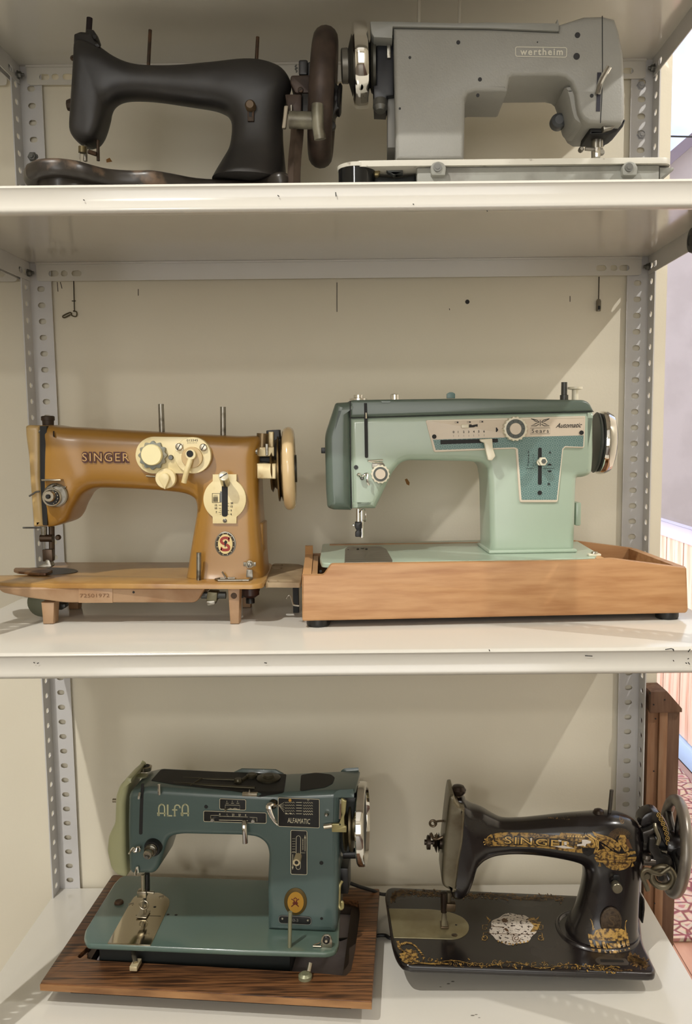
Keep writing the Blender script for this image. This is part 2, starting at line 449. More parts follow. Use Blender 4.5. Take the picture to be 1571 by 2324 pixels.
# neighbour house and cable seen through the window
PINK = mat('pink_render', rgb(224, 206, 198), .9, c2=rgb(216, 198, 190), scale=2)
hs = Frame('house', (8., 9.4, ZF)); tag(hs.o, 'pale pink neighbouring house with a gable roof outside the window', 'house')
hx = lambda px, py: hs.y(px, py, 0.)
a0 = hx(1525, 372); a1 = hx(1590, 316); k = (a1.z-a0.z)/(a1.x-a0.x)
xa, xb, xc = a0.x-1.6, a0.x+1.9, a0.x+5.4
za = a0.z+k*(xa-a0.x); zb = a0.z+k*(xb-a0.x)
prism('wall', [(xa, 0), (xc, 0), (xc, za), (xb, zb), (xa, za)], 0, 3, PINK, hs, smooth=False)
nrm = Vector((-k, 1)).normalized()*.16
for (p, q) in (((xa-.3, za-.3*k), (xb, zb)), ((xb, zb), (xc+.3, za-.3*k))):
    s = 1 if q[1] > p[1] else -1
    prism('roof', [p, q, (q[0]-nrm.x*0, q[1]+.15), (p[0], p[1]+.15)], -.25, 3.2, mat('mauve_roof', rgb(150, 132, 140), .8), hs, smooth=False)
struct('ground', lambda b: b_box(b, XR+.13, 60, -20, 80, ZF-.2, ZF-.1), mat('outdoor_paving', rgb(176, 170, 160), .9, c2=rgb(150, 148, 132), scale=.6))
wc = Frame('overhead_cable', (5, 7, 3.9)); p1, p2 = wc.y(1500, 309, 0), wc.y(1600, 311, 0)
dd = (p2-p1)
bmc = bmesh.new(); b_tube(bmc, [p1-dd*3, p1, p2, p2+dd*3], .008, 6)
tag(wc.o, 'thin dark overhead cable crossing the sky outside the window', 'cable'); link('wire', bmc, BLACKP, wc)
# rough wooden post against the end of the wall
WOODR = mat('rough_brown_wood', rgb(112, 84, 64), .7, c2=rgb(84, 52, 32), scale=14, lo=.35, hi=.75, stretch=(6, 6, .7), bump=.5, bscale=60)
WOODR2 = mat('rough_tan_wood', rgb(146, 112, 84), .7, c2=rgb(122, 78, 46), scale=14, lo=.35, hi=.75, stretch=(6, 6, .7), bump=.4, bscale=60)
wp = Frame('wooden_post', (1.03, -.024, ZF)); tag(wp.o, 'rough brown wooden post with a chamfered cap beside the right rack upright', 'post')
zt = wp.y(1500, 1613, -.024).z
box('board', -.026, -.009, -.020, .022, 0, zt, WOODR2, wp, .001); box('batten', -.0088, .0048, -.026, .022, 0, zt, WOODR2, wp, .001)
box('board', .005, .026, -.022, .022, 0, zt, WOODR, wp, .0015)
c = [wp.y(x, y, -.024) for x, y in ((1468, 1568), (1512, 1567), (1546, 1606), (1546, 1614), (1468, 1616))]
prism('cap', [(max(p.x, -.0255), p.z) for p in c], -.03, .0225, WOODR, wp, bev=.001)
for px, py in ((1475, 1573), (1509, 1588), (1484, 1599)):
    q = wp.y(px, py, -.03); lathe('nail', disc(.0013, .0008), mx((q.x, -.03, q.z), 'Y', True), DARK, wp.o, 8)
for px, py in ((1488, 1631), (1484, 1750), (1486, 2050)):
    q = wp.y(px, py, -.026); lathe('nail', disc(.0013, .0008), mx((q.x, -.026, q.z), 'Y', True), DARK, wp.o, 8)

# ------------------------------------------------------------------ the rack
rack = Frame('shelving_rack', (.5, 0, ZF)); tag(rack.o, 'white slotted-angle metal shelving rack holding the six sewing machines', 'shelf')
def rp(bm): bm.transform(rack.I); return bm
PITCHH, LEG, TH = .0257, .036, .0018
def add_post(x, y, sx, sy):
    """slotted angle: corner at (x, y), one flange along x towards sx, one along y towards sy"""
    z0, z1 = ZF, 1.47
    n = int((z1-z0)/PITCHH)
    bm = newbm(); off = .013
    M1 = Matrix(((sx, 0, 0, x), (0, sy, 0, y), (0, 0, 1, 0), (0, 0, 0, 1)))
    M2 = Matrix(((0, sx, 0, x), (sy, 0, 0, y), (0, 0, 1, 0), (0, 0, 0, 1)))
    cell = [(0, -PITCHH/2), (LEG, -PITCHH/2), (LEG, PITCHH/2), (0, PITCHH/2)]
    for M_ in (M1, M2):                                  # one punched cell after the other up the flange
        for i in range(n):
            b_prism(bm, cell, 0, TH, holes=[obround(.019, 0, .0125, .0088, 5)], M=Matrix.Translation((0, 0, z0+off+PITCHH*i)) @ M_)
    return link('upright', rp(bm), POSTM, rack, smooth=False)
add_post(0, -.006, 1, -1); add_post(1, -.006, -1, -1)
add_post(0, -DEP+.0005, 1, 1).name = 'upright'; add_post(1, -DEP+.0005, -1, 1)
def add_tray(zt, name='shelf_board', x0=0., x1=1., par=None, dirt=True):
    e = .0022
    bm = bmesh.new()
    X0, X1, Ya, Yb = x0+e, x1-e, -.0085, -DEP-.004
    # top skin and rolled front lip
    prof = [(Yb+.004, zt), (Ya, zt), (Ya, zt-.0012), (Yb+.006, zt-.0012), (Yb+.006, zt-.0035), (Yb+.0062, zt-LIP), (Yb+.012, zt-LIP), (Yb+.012, zt-LIP-.0012),
            (Yb+.003, zt-LIP-.0012), (Yb+.0008, zt-LIP+.0006), (Yb, zt-LIP+.003), (Yb+.0014, zt-LIP+.006), (Yb+.0014, zt-.006), (Yb, zt-.0035), (Yb+.0014, zt-.0008)]
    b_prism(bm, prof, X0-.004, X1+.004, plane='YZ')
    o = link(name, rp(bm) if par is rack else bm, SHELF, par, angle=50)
    def lipobj(nm, f):
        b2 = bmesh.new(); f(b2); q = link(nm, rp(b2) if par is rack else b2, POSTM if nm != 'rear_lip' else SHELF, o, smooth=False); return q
    zc = zt-.0185
    hl = [(.027, .0165), (.044, .0115), (.064, .0165)]
    L = X1-X0
    holes = [obround(X0+LEG*.35+a, zc, wd, .0092) for a, wd in hl]+[obround(X1-LEG*.35-a, zc, wd, .0092) for a, wd in hl]
    def rear(b2):
        b_prism(b2, rnd_poly([(X0+.012, zt-.0013), (X0+.012, zt-LIP), (X1-.012, zt-LIP), (X1-.012, zt-.0013)], [0, .006, .006, 0]), Ya-.003, Ya-.0015, holes=holes)
        b_box(b2, X0+.012, X1-.012, Ya-.0065, Ya-.003, zt-.0045, zt-.0014)
    lipobj('rear_lip', rear)
    sl = [(.03, .0115), (.048, .0165), (.40, .0165), (.418, .0115)]
    for xs, s in ((X0, 1), (X1, -1)):
        def side(b2, xs=xs, s=s):
            b_prism(b2, [(Yb+.02, zt-.0013), (Yb+.02, zt-LIP), (Ya-.004, zt-LIP), (Ya-.004, zt-.0013)], xs, xs+s*.0014, holes=[obround(-a, zc, wd, .0092) for a, wd in sl], plane='YZ')
        lipobj('side_lip', side)
    return o
for zt_ in (ZT, ZA, ZB, ZC): add_tray(zt_, par=rack)
# bolts at the corners
def bolt(loc, axis, r=.0058, par=rack, m=None):
    bm = bmesh.new(); M = mx(loc, axis)
    b_lathe(bm, [(0, -.002), (r*1.25, -.002), (r*1.25, 0), (r, 0), (r, .0035), (r*.85, .0045), (0, .0045)], M, 6)
    b_lathe(bm, [(0, .004), (r*.5, .004), (r*.5, .008), (0, .008)], M, 10)
    return link('bolt', rp(bm), m or BOLTM, par)
for zt_ in (ZT, ZA, ZB):
    for x, s in ((.0036, 1), (.9964, -1)):
        bolt((x+s*.002, -.021, zt_-.0185), 'X' if s > 0 else (-1, 0, 0), .0050)
for px, py in ((1455, 194), (1455, 307)):
    q = rack.y(px, py, -.008); q = rack.M @ q; bolt((q.x, -.0079, q.z), (0, -1, 0), .0058, m=mat('pale_zinc_screw', rgb(176, 176, 178), .4, .5))
q = rack.M @ rack.y(74, 356, -.008); bolt((q.x, -.0079, q.z), (0, -1, 0), .0066)
q = rack.M @ rack.x(1580, 545, .9935-.5)
bm = bmesh.new(); b_lathe(bm, [(0, 0), (.0165, 0), (.0175, .003), (.016, .007), (.008, .009), (.007, .0075), (0, .0075)], mx((.9935, q.y, q.z), (-1, 0, 0)), 28)
lathe_k = link('cap_knob', rp(bm), mat('grey_rubber', rgb(58, 60, 60), .5), rack)
# neighbouring shelf joined to the rack on the left, at the two upper levels
for zt_, lab in ((ZT, 'neighbouring white shelf beyond the left upright, upper of the two'), (ZA, 'neighbouring white shelf beyond the left upright, lower of the two')):
    nb = Frame('neighbour_shelf', (-.5, 0, zt_)); tag(nb.o, lab, 'shelf', 'neighbouring shelves at the left edge')
    o = add_tray(zt_, x0=-1., x1=-.003, par=nb.o)
    for q in [o]+list(o.children):
        q.data.transform(nb.I)
# ------------------------------------------------------------------ measuring from a window of the photograph
class MF(Frame):
    """frame of a machine; win(ox, oy, s) sets the photo window its measurements are read in"""
    k = (0, 0, 1)
    def win(s, ox, oy, k): s.k = (ox, oy, k); return s
    def ray(s, px, py): return Frame.ray(s, s.k[0]+px*s.k[2], s.k[1]+py*s.k[2])
    def q2(s, pts, yl=0.): return [(q.x, q.z) for q in (s.y(a, b, yl) for a, b in pts)]
    def P(s, pts, yl=0.): return [s.y(p[0], p[1], p[2] if len(p) > 2 else yl) for p in pts]
    def r(s, n, yl=0.): return n*s.k[2]*(yl-s.c.y)/F_PX
    def knob(s, name, px, py, yl, h, rpx, m, parent=None, prof=None, axis='Y', seg=28, bev=.3):
        """turned piece facing the viewer, its back on plane yl, radius given in window pixels"""
        q = s.y(px, py, yl-h); r = s.r(rpx, yl-h)
        pr = [(a*r, b*h) for a, b in prof] if prof else [(0, 0), (r, 0), (r, h*(1-bev)), (r-h*bev*.6, h), (0, h)]
        return lathe(name, pr, mx((q.x, yl, q.z), 'Y', True), m, parent or s.o, seg)
def thing(name, loc, label, cat, group=None, **k):
    f = MF(name, (loc[0], loc[1], loc[2]+.0004), **k); tag(f.o, label, cat, group); return f
def st(F, rows, yl=0.):
    """stations from (outer px, inner px, half depth, exponent)"""
    out = []
    for o, i, t, n in rows:
        a, b = F.y(o[0], o[1], yl), F.y(i[0], i[1], yl); out.append(((a.x, a.z), (b.x, b.z), t, n))
    return out
def wheelx(name, F, c, prof, m, parent=None, seg=48, ax=(1, 0, 0)):
    return lathe(name, prof, mx(c, ax), m, parent or F.o, seg)
def torus_prof(R, r, n=14, fl=1.): return [(R+r*math.cos(2*PI*i/n), fl*r*math.sin(2*PI*i/n)) for i in range(n+1)]
def b_torus(bm, R, r, M, seg=56, n=14, fl=1.):
    rings = []
    for i in range(seg):
        a = 2*PI*i/seg
        rings.append([bm.verts.new(M @ Vector(((R+r*math.cos(2*PI*j/n))*math.cos(a), (R+r*math.cos(2*PI*j/n))*math.sin(a), fl*r*math.sin(2*PI*j/n)))) for j in range(n)])
    for i in range(seg):
        a, b = rings[i], rings[(i+1) % seg]
        for j in range(n): bm.faces.new((a[j], b[j], b[(j+1) % n], a[(j+1) % n]))

# ================================================================== 1 matt black machine, top left
IRON = mat('matt_black_iron', rgb(38, 36, 35), .42, c2=rgb(54, 50, 46), scale=10, lo=.45, hi=.75, bump=.15, bscale=90, rvar=.12)
WORN = mat('worn_black_iron', rgb(42, 37, 32), .34, c2=rgb(104, 84, 66), scale=26, lo=.60, hi=.72, rvar=.2)
BROWN = mat('rust_brown_steel', rgb(78, 64, 56), .5, .4, c2=rgb(54, 44, 38), scale=40, lo=.4, hi=.7)
A = thing('sewing_machine', (.33, -.222, ZA), 'matt black cast-iron sewing machine with hand crank on the top shelf', 'sewing machine')
A.win(0, 0, 1)
rows = [((652, 418), (484, 412), .054, 2.4), ((649, 396), (493, 394), .048, 2.4), ((647, 372), (506, 370), .041, 2.4), ((644, 340), (521, 342), .034, 2.5),
        ((642, 308), (527, 312), .031, 2.6), ((643, 272), (527, 284), .030, 2.6), ((652, 226), (519, 266), .030, 2.6), ((661, 192), (508, 257), .031, 2.6),
        ((643, 160), (490, 250), .031, 2.6), ((606, 143), (470, 246), .030, 2.5), ((560, 138), (440, 242), .028, 2.4), ((484, 145), (405, 237), .026, 2.3),
        ((407, 151), (370, 232), .024, 2.2), ((346, 152), (331, 228), .024, 2.2), ((300, 147), (296, 227.5), .024, 2.3), ((262, 132), (272, 232), .025, 2.5),
        ((229, 110), (256, 243), .026, 2.8), ((200, 96), (249, 256), .027, 3.2), ((178, 100), (246, 268), .028, 3.6), ((175, 140), (241, 284), .028, 4),
        ((172, 190), (237, 296), .028, 4), ((168, 250), (231, 310), .027, 4), ((165, 298), (223, 322), .025, 4), ((172, 318), (216, 329), .021, 3), ((186, 330), (208, 332), .016, 3)]
bm = newbm(); b_sweep(bm, st(A, rows), 40, 4); bodyA = link('arm', bm, IRON, A, angle=60)
# fiddle-shaped bed
zt = A.y(115, 355, -.125).z
fr = [A.z(x, y, zt) for x, y in ((60, 366), (80, 358), (110, 355), (140, 356), (180, 362), (215, 372), (250, 380), (300, 383.5), (345, 383), (395, 391), (450, 401), (520, 405), (580, 407))]
fr = [(q.x, max(q.y, -.135)) for q in fr]
xl = A.y(41, 378, -.09).x; xr = A.y(668, 400, 0).x
pl = [(xl, -.07)]+[(fr[0][0]-.004, fr[0][1]+.006)]+fr+[(xr-.02, -.056), (xr, -.04), (xr, .06), (xr-.03, .08), (xl+.06, .082), (xl+.01, .07), (xl-.001, 0)]
pl = [(p.x, p.y) for p in catmull([Vector((a, b, 0)) for a, b in pl], 4, True)]
zl_ = zt
bm = newbm(); b_prism(bm, pl, zl_, zl_-.021, bev=.0075, seg=4, plane='XY', bev_back=True); bed = link('bed', bm, WORN, A, angle=50)
pin_ = inset([Vector(p) for p in (pl if area2([Vector(p) for p in pl]) > 0 else pl[::-1])], .014)
bm = newbm(); b_prism(bm, [(p.x, p.y) for p in pin_], 0, zl_-.02, plane='XY'); link('bed_underside', bm, WORN, A)
# presser bar, thread parts
def bar(name, F, p, q, yl, r, m, parent=None, **k):
    a, b = F.y(p[0], p[1], yl), F.y(q[0], q[1], yl); return tube(name, [a, b], r, m, parent or F.o, **k)
bar('presser_bar_screw', A, (203.5, 41), (200, 96), 0, .0040, mat('purple_black_steel', rgb(44, 36, 40), .4, .5), seg=14)
prism('bar_clamp', rnd_poly(A.q2([(196, 66), (213, 68), (218, 80), (222, 92), (212, 104), (196, 100)], -.008), .002), -.010, .008, IRON, A, bev=.002)
prism('head_cap', rnd_poly(A.q2([(177, 90), (192, 84), (214, 86), (224, 104), (238, 120), (205, 126), (176, 124)], 0), .002), -.019, .019, IRON, A, bev=.004)
A.knob('set_screw', 214, 84, -.009, .006, 5.5, IRON)
tube('spring', A.P([(184, 88), (187, 82), (191, 77), (191, 74)], -.01), .001, BOLTM, A.o)
tube('thread_guide', A.P([(178, 134), (166, 136), (162, 132), (165, 128), (178, 130)], -.01), .0016, RUST, A.o, smooth=3)
q = A.y(166, 239, 0)
lathe('face_knob', [(0, 0), (.004, 0), (.004, .004), (.0075, .004), (.0085, .008), (.007, .012), (0, .012)], mx((q.x+.0045, 0, q.z), (-1, 0, 0)), RUST, A.o, 9)
bar('needle_bar', A, (194, 326), (194, 366), -.002, .0028, STEEL); bar('presser_clamp', A, (187, 333), (187, 347), -.01, .0052, mat('tarnished_brass', rgb(120, 108, 78), .45, .7), seg=16)
bar('needle', A, (181, 345), (181, 366), -.01, .0007, STEEL); bar('presser_foot_bar', A, (222, 318), (223, 365), -.006, .0022, RUST)
bar('thumb_screw', A, (201, 344), (219, 350), -.012, .003, RUST, seg=8)
for a, b in (((341, 68), (337, 150)), ((585, 84), (582, 142))): bar('spool_pin', A, a, b, 0, .0024, RUST, seg=10)
# slot, stitch lever
A.knob('stitch_lever_knob', 567, 236, -.03, .012, 11.5, mat('brown_knob', rgb(92, 74, 52), .45, .3))
prism('lever_slot', rnd_poly(A.q2([(562, 248), (577, 248), (577, 276), (562, 276)], -.0315), .001), -.0335, -.02, RUST, A, bev=.0006)
prism('slot_opening', A.q2([(565, 251), (572, 251), (572, 265), (565, 265)], -.0336), -.0338, -.03, DARK, A)
# crank side: brackets, winder, post lever
A.win(620, 50, .17823)
prism('crank_bracket', rnd_poly(A.q2([(150, 915), (360, 915), (360, 1170), (190, 1170)], -.03), .002), -.03, -.012, BROWN, A, bev=.002)
prism('bracket_side', rnd_poly(A.q2([(362, 905), (510, 905), (510, 1200), (362, 1200)], -.022), .001), -.022, .02, IRON, A, bev=.002)
prism('winder_frame', rnd_poly(A.q2([(225, 670), (480, 665), (480, 905), (280, 905), (210, 760)], -.02), .003), -.02, .02, BROWN, A, bev=.003)
prism('winder_block', rnd_poly(A.q2([(325, 475), (440, 475), (440, 670), (325, 670)], -.015), .003), -.015, .01, IRON, A, bev=.002)
prism('winder_plate', rnd_poly(A.q2([(440, 510), (492, 500), (492, 900), (440, 900)], -.01), .002), -.01, .012, IRON, A, bev=.001)
bm = newbm(); c0 = A.P([(300, 545), (280, 570), (310, 585), (280, 600), (305, 625), (290, 640)], -.012); b_tube(bm, c0, .0009, 6, smooth=3); link('winder_spring', bm, BOLTM, A)
q = A.y(350, 865, -.021); screw('bracket_screw', (q.x, -.0205, q.z), A.r(34), .002, RUST, A.o)
prism('latch_plate', rnd_poly(A.q2([(140, 1060), (195, 1060), (178, 1200), (160, 1350), (108, 1350), (128, 1200)], -.036), .002), -.036, -.030, mat('pale_worn_steel', rgb(150, 140, 122), .45, .5), A, bev=.001)
bar('latch_rod', A, (232, 1060), (232, 1150), -.034, .0016, STEEL)
GREYH = mat('greasy_grey_handle', rgb(118, 114, 98), .4, .3, c2=rgb(78, 72, 60), scale=30)
p1, p2 = A.y(205, 1245, -.075), A.y(560, 1255, -.075); tube('crank_handle', [p1, p1+(p2-p1)*.04, p2], .0105, GREYH, A.o, seg=20)
bm = newbm(); b_tube(bm, A.P([(567, 1050, -.09), (566, 1180, -.09), (575, 1330, -.088), (600, 1495, -.086)]), .0075, 14, smooth=4); link('crank_arm', bm, GREYH, A)
bm = newbm(); pts = A.P([(310, 1320), (300, 1500), (275, 1750), (262, 2100)], -.05); b_tube(bm, pts, .0085, 4, smooth=3); link('link_bar', bm, mat('grey_brown_bar', rgb(98, 84, 74), .4, .6, c2=rgb(60, 50, 44), scale=22), A)
# hand wheel, seen nearly edge on
ct, cb_ = A.y(685, 145, 0), A.y(590, 1800, 0)
cc = (ct+cb_)/2; ax = Vector(((ct-cb_).z, .035*(ct-cb_).z, -(ct-cb_).x)).normalized(); R_ = (ct-cb_).length/2-.012
M = mx(cc, ax); bm = newbm(); b_torus(bm, R_, .0155, M, 56, 16, 1.05); whl = link('hand_wheel', bm, BROWN, A)
bm = newbm(); b_lathe(bm, [(0, -.016), (.020, -.016), (.024, -.008), (.024, .008), (.020, .014), (.016, .016), (.016, .019), (.020, .020), (.021, .023), (.018, .025), (0, .025)], M, 32)
link('wheel_hub', bm, IRON, whl)
bm = newbm()
for i in range(5):
    a = 2*PI*i/5+.35; b_tube(bm, [M @ Vector((.018*math.cos(a), .018*math.sin(a), 0)), M @ Vector(((R_-.004)*math.cos(a), (R_-.004)*math.sin(a), 0))], .0065, 8)
link('spokes', bm, IRON, whl)
p1 = A.y(745, 1325, -.01); lathe('wheel_stop', [(0, -.006), (.0055, -.005), (.006, 0), (.0055, .005), (0, .006)], mx(p1, 'Y'), IRON, whl, 14)
prism('stop_lever', rnd_poly(A.q2([(735, 665), (790, 670), (800, 830), (875, 880), (865, 1140), (800, 1170), (770, 1290), (735, 1290)], 0), .003), -.014, .012, IRON, A, bev=.002)
for o_ in (): pass

# ================================================================== 2 grey machine, top right
GREY = mat('grey_hammered_paint', rgb(150, 149, 143), .42, c2=rgb(138, 136, 128), scale=8, lo=.35, hi=.75, bump=.3, bscale=420, rvar=.1)
GREYB = mat('grey_cast_bed', rgb(136, 136, 128), .5, c2=rgb(104, 100, 92), scale=24, lo=.5, hi=.8, bump=.2, bscale=150)
LIPM = mat('chipped_pale_edge', rgb(188, 184, 172), .4, c2=rgb(110, 96, 82), scale=60, lo=.62, hi=.7)
B = thing('sewing_machine', (.72, -.25, ZA), 'grey flat-sided electric sewing machine with round chrome wheel on the top shelf', 'sewing machine')
B.win(740, 0, .5290)
yf = -.052
out = [(300, 684), (297, 500), (290, 118), (700, 123), (998, 136), (1000, 104), (1108, 69), (1190, 67), (1240, 80), (1259, 135), (1277, 230), (1284, 380), (1284, 500), (1272, 529),
       (1130, 527), (1104, 510), (1087, 480), (1079, 440), (1074, 395), (1056, 350), (1030, 328), (1000, 321), (800, 323), (790, 332), (780, 386), (770, 390), (640, 389), (610, 398), (598, 420), (593, 684)]
bm = newbm(); b_prism(bm, B.q2(out, yf), yf, yf+.094, bev=.005, seg=3); bodyB = link('body', bm, GREY, B, angle=40)
# pillar side and lower arm castings that show below the front face
prism('motor_housing', rnd_poly(B.q2([(600, 400), (775, 394), (758, 440), (745, 470), (700, 489), (600, 489)], yf+.09), .002), yf+.03, yf+.092, GREY, B, bev=.004)
prism('head_casting', rnd_poly(B.q2([(985, 440), (1000, 480), (1012, 540), (1022, 575), (1045, 594), (1110, 597), (1112, 570), (1135, 520), (1080, 440)], yf+.07), .003), yf+.012, yf+.08, GREY, B, bev=.006)
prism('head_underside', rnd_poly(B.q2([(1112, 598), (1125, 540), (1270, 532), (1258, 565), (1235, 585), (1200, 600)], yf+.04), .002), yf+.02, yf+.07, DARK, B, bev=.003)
prism('needle_cover', rnd_poly(B.q2([(1180, 535), (1255, 535), (1225, 560), (1185, 570)], yf+.018), .002), yf+.010, yf+.02, STEEL, B, bev=.002)
B.knob('tension_dial', 1002, 512, yf+.07, .016, 32, mat('dark_grey_plastic', rgb(70, 72, 74), .4), prof=[(0, 0), (1, 0), (1, .5), (.9, .8), (.55, 1), (0, 1)])
# top lid
prism('top_cover', B.q2([(190, 92), (195, 140), (206, 160), (285, 164), (287, 114), (700, 121), (1000, 134), (1001, 105), (993, 82), (988, 100), (700, 96), (560, 99), (280, 92)], yf-.001), yf-.0015, yf+.10, mat('darker_grey_lid', rgb(138, 138, 132), .4), B, bev=.001)
# seam, slot and lever
bm = newbm(); b_ribbon(bm, B.q2([(1186, 68), (1187, 300), (1184, 420), (1178, 528)], yf-.0003), .0011, yf-.0003); link('face_seam', bm, DARK, B)
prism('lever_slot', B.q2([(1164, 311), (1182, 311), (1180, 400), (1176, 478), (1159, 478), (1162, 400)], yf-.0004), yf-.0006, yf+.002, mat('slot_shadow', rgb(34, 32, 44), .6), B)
bm = newbm(); b_tube(bm, B.P([(1166, 402, yf-.003), (1180, 350, yf-.010), (1200, 312, yf-.016), (1216, 284, yf-.02)]), .0036, 10, smooth=3); link('take_up_lever', bm, CHROME, B)
HOLE = mat('hole_dark', rgb(36, 35, 36), .6)
for x, y, r in ((568, 181, 8), (360, 246, 5.5), (661, 340, 8), (1080, 150, 11), (1076, 241, 13), (1141, 410, 7.5), (317, 465, 4.5), (908, 180, 2.5), (652, 408, 7)):
    B.knob('screw_hole', x, y, yf+.0005, .0013, r, HOLE, bev=.1, seg=18)
# badge
bm = newbm(); o_ = rnd_poly(B.q2([(813, 202), (1033, 205), (1032, 246), (814, 242)], yf), .0025, 5)
b_ribbon(bm, o_, .0009, yf-.0005, closed=True); bd = link('badge_outline', bm, mat('badge_cream', rgb(206, 202, 186), .4), B)
bm = newbm(); q0, q1 = B.y(833, 236, yf), B.y(1016, 238, yf); b_text(bm, 'wertheim', q0.x, q0.z, .0082, yf-.0006, w=q1.x-q0.x, bold=.022, spacing=1.25, rot=-.012); link('lettering', bm, _M['badge_cream'], B)
# needle bar and clamp
bar('needle_bar', B, (1158, 585), (1158, 688), -.01, .0058, STEEL, seg=14)
bar('presser_bar', B, (1176, 588), (1176, 640), -.012, .0040, STEEL, seg=12)
bar('thumb_screw', B, (1112, 637), (1150, 640), -.02, .0028, STEEL, seg=10); B.knob('thumb_screw_head', 1098, 637, -.016, .008, 11, STEEL, seg=8)
box_ = B.q2([(1156, 631), (1180, 631), (1179, 672), (1156, 672)], -.03); prism('needle_clamp', box_, -.03, -.014, CHROME, B, bev=.0006)
B.knob('clamp_screw', 1186, 650, -.022, .006, 20, STEEL, prof=[(0, 0), (.6, 0), (.6, .5), (.45, 1), (0, 1)])
# side under the lid: belt guard, shaft
b_ = newbm(); c = B.q2([(217, 166), (290, 166), (290, 446), (262, 450), (258, 468), (206, 466), (202, 405), (215, 400)], .0); b_prism(b_, c, -.03, .04, bev=.003); link('drive_housing', b_, mat('oily_black', rgb(26, 27, 32), .35), B)
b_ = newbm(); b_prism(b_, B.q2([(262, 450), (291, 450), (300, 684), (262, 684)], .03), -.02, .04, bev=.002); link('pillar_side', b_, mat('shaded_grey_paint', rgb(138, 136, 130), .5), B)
p = B.y(233, 462, -.03); lathe('oil_cap', [(0, -.008), (.009, -.008), (.0095, .002), (.006, .007), (0, .007)], mx(p+Vector((0, -.004, 0)), (0, -.3, -1)), BOLTM, B.o, 16)
q = B.y(268, 222, -.03); box('latch', q.x-.002, q.x+.003, -.034, -.028, q.z-.009, q.z+.012, STEEL, B.o, .0008)
# wheel about X
top, bot = B.y(145, 101, 0), B.y(140, 461, 0); cz_ = (top.z+bot.z)/2; Rw = (top.z-bot.z)/2
X = lambda px: B.y(px, 280, 0).x
c = Vector((X(150), 0, cz_))
wl = wheelx('hand_wheel', B, c, [(Rw*.80, X(112)-c.x), (Rw*.965, X(118)-c.x), (Rw, X(132)-c.x), (Rw, X(166)-c.x), (Rw*.985, X(173)-c.x), (Rw*.9, X(176)-c.x), (Rw*.86, X(150)-c.x), (Rw*.80, X(112)-c.x)], CHROME, ax=(1, .06, .03))
wheelx('wheel_face', B, c, [(0, X(97)-c.x), (Rw*.40, X(97)-c.x), (Rw*.62, X(108)-c.x), (Rw*.90, X(122)-c.x), (Rw*.90, X(160)-c.x), (0, X(160)-c.x)], mat('dark_grey_wheel', rgb(78, 76, 66), .4, .3), wl, ax=(1, .06, .03))
wheelx('clutch_knob', B, c, [(0, X(66)-c.x), (Rw*.36, X(66)-c.x), (Rw*.40, X(69)-c.x), (Rw*.41, X(92)-c.x), (Rw*.38, X(97)-c.x), (0, X(97)-c.x)], mat('grey_clutch', rgb(112, 108, 98), .35, .4), wl, ax=(1, .06, .03))
wheelx('pulley', B, c, [(0, X(176)-c.x), (Rw*.56, X(176)-c.x), (Rw*.60, X(182)-c.x), (Rw*.5, X(188)-c.x), (Rw*.62, X(194)-c.x), (Rw*.66, X(203)-c.x), (Rw*.66, X(214)-c.x), (0, X(217)-c.x)], _M['dark_grey_wheel'], wl)
# bed: pale plate, apron, lugs, black foot
yb = -.082
zt = B.y(400, 684, yb).z
bm = newbm(); xa_, xb_ = B.y(92, 690, yb).x, B.y(1497, 700, yb).x
pl = rnd_poly([(B.y(300, 690, yb).x, yb), (xb_-.004, yb), (xb_, yb+.03), (xb_, .09), (xa_+.01, .09), (xa_, yb+.02), (xa_+.012, yb+.001)], [.0, .012, .02, .01, .01, .012, .006])
b_prism(bm, pl, zt, zt-.0075, bev=.0015, plane='XY'); bedB = link('bed_plate', bm, LIPM, B)
ap = B.q2([(390, 712), (1432, 712), (1432, 776), (390, 795)], yb+.006); zb_ = 0.
bm = newbm(); xl_, xr_ = ap[0][0], B.y(1432, 712, yb+.006).x
b_box(bm, xl_, xr_, yb+.006, .07, .004, zt-.0075, .002); link('bed_apron', bm, GREYB, B)
bm = newbm(); q = B.q2([(1432, 716), (1494, 716), (1494, 728), (1440, 772), (1432, 774)], yb+.008); b_prism(bm, q, yb+.008, .06, bev=.002); link('bed_end', bm, GREYB, B)
for x in (482, 1305):
    lg = B.q2([(x-34, 716), (x-30, 752), (x+30, 752), (x+34, 716), (x+22, 698), (x, 691), (x-22, 698)], yb-.003)
    lo_ = prism('hinge_lug', rnd_poly(lg, .002), yb-.003, yb+.02, GREYB, B, bev=.0015)
    B.knob('lug_screw', x-3, 716, yb-.003, .003, 17, BOLTM, lo_, prof=[(0, 0), (1, 0), (1, .7), (.5, .7), (.5, 1), (0, 1)])
pp_ = B.y(132, 760, yb+.014); hgt = B.y(132, 724, yb+.014).z
lathe('foot', [(0, 0), (.0235, 0), (.0235, hgt), (0, hgt)], mx((pp_.x, yb+.0245, 0), 'Z'), mat('glossy_black_plastic', rgb(16, 17, 18), .12), B.o, 36)
lathe('foot_cap', [(0, 0), (.0245, 0), (.0245, zt-.002-hgt), (.02, zt-hgt), (0, zt-hgt)], mx((pp_.x, yb+.0245, hgt), 'Z'), LIPM, B.o, 36)
prism('bed_corner', B.q2([(150, 697), (298, 700), (298, 714), (170, 711)], yb+.002), yb+.002, yb+.03, LIPM, B, bev=.001)
OILY = mat('oily_grey_parts', rgb(74, 76, 74), .4, .4)
prism('linkage', rnd_poly(B.q2([(182, 728), (235, 728), (225, 752), (190, 754)], yb+.02), .001), yb+.02, yb+.03, mat('brass_nut', rgb(150, 136, 96), .4, .7), B, bev=.001)
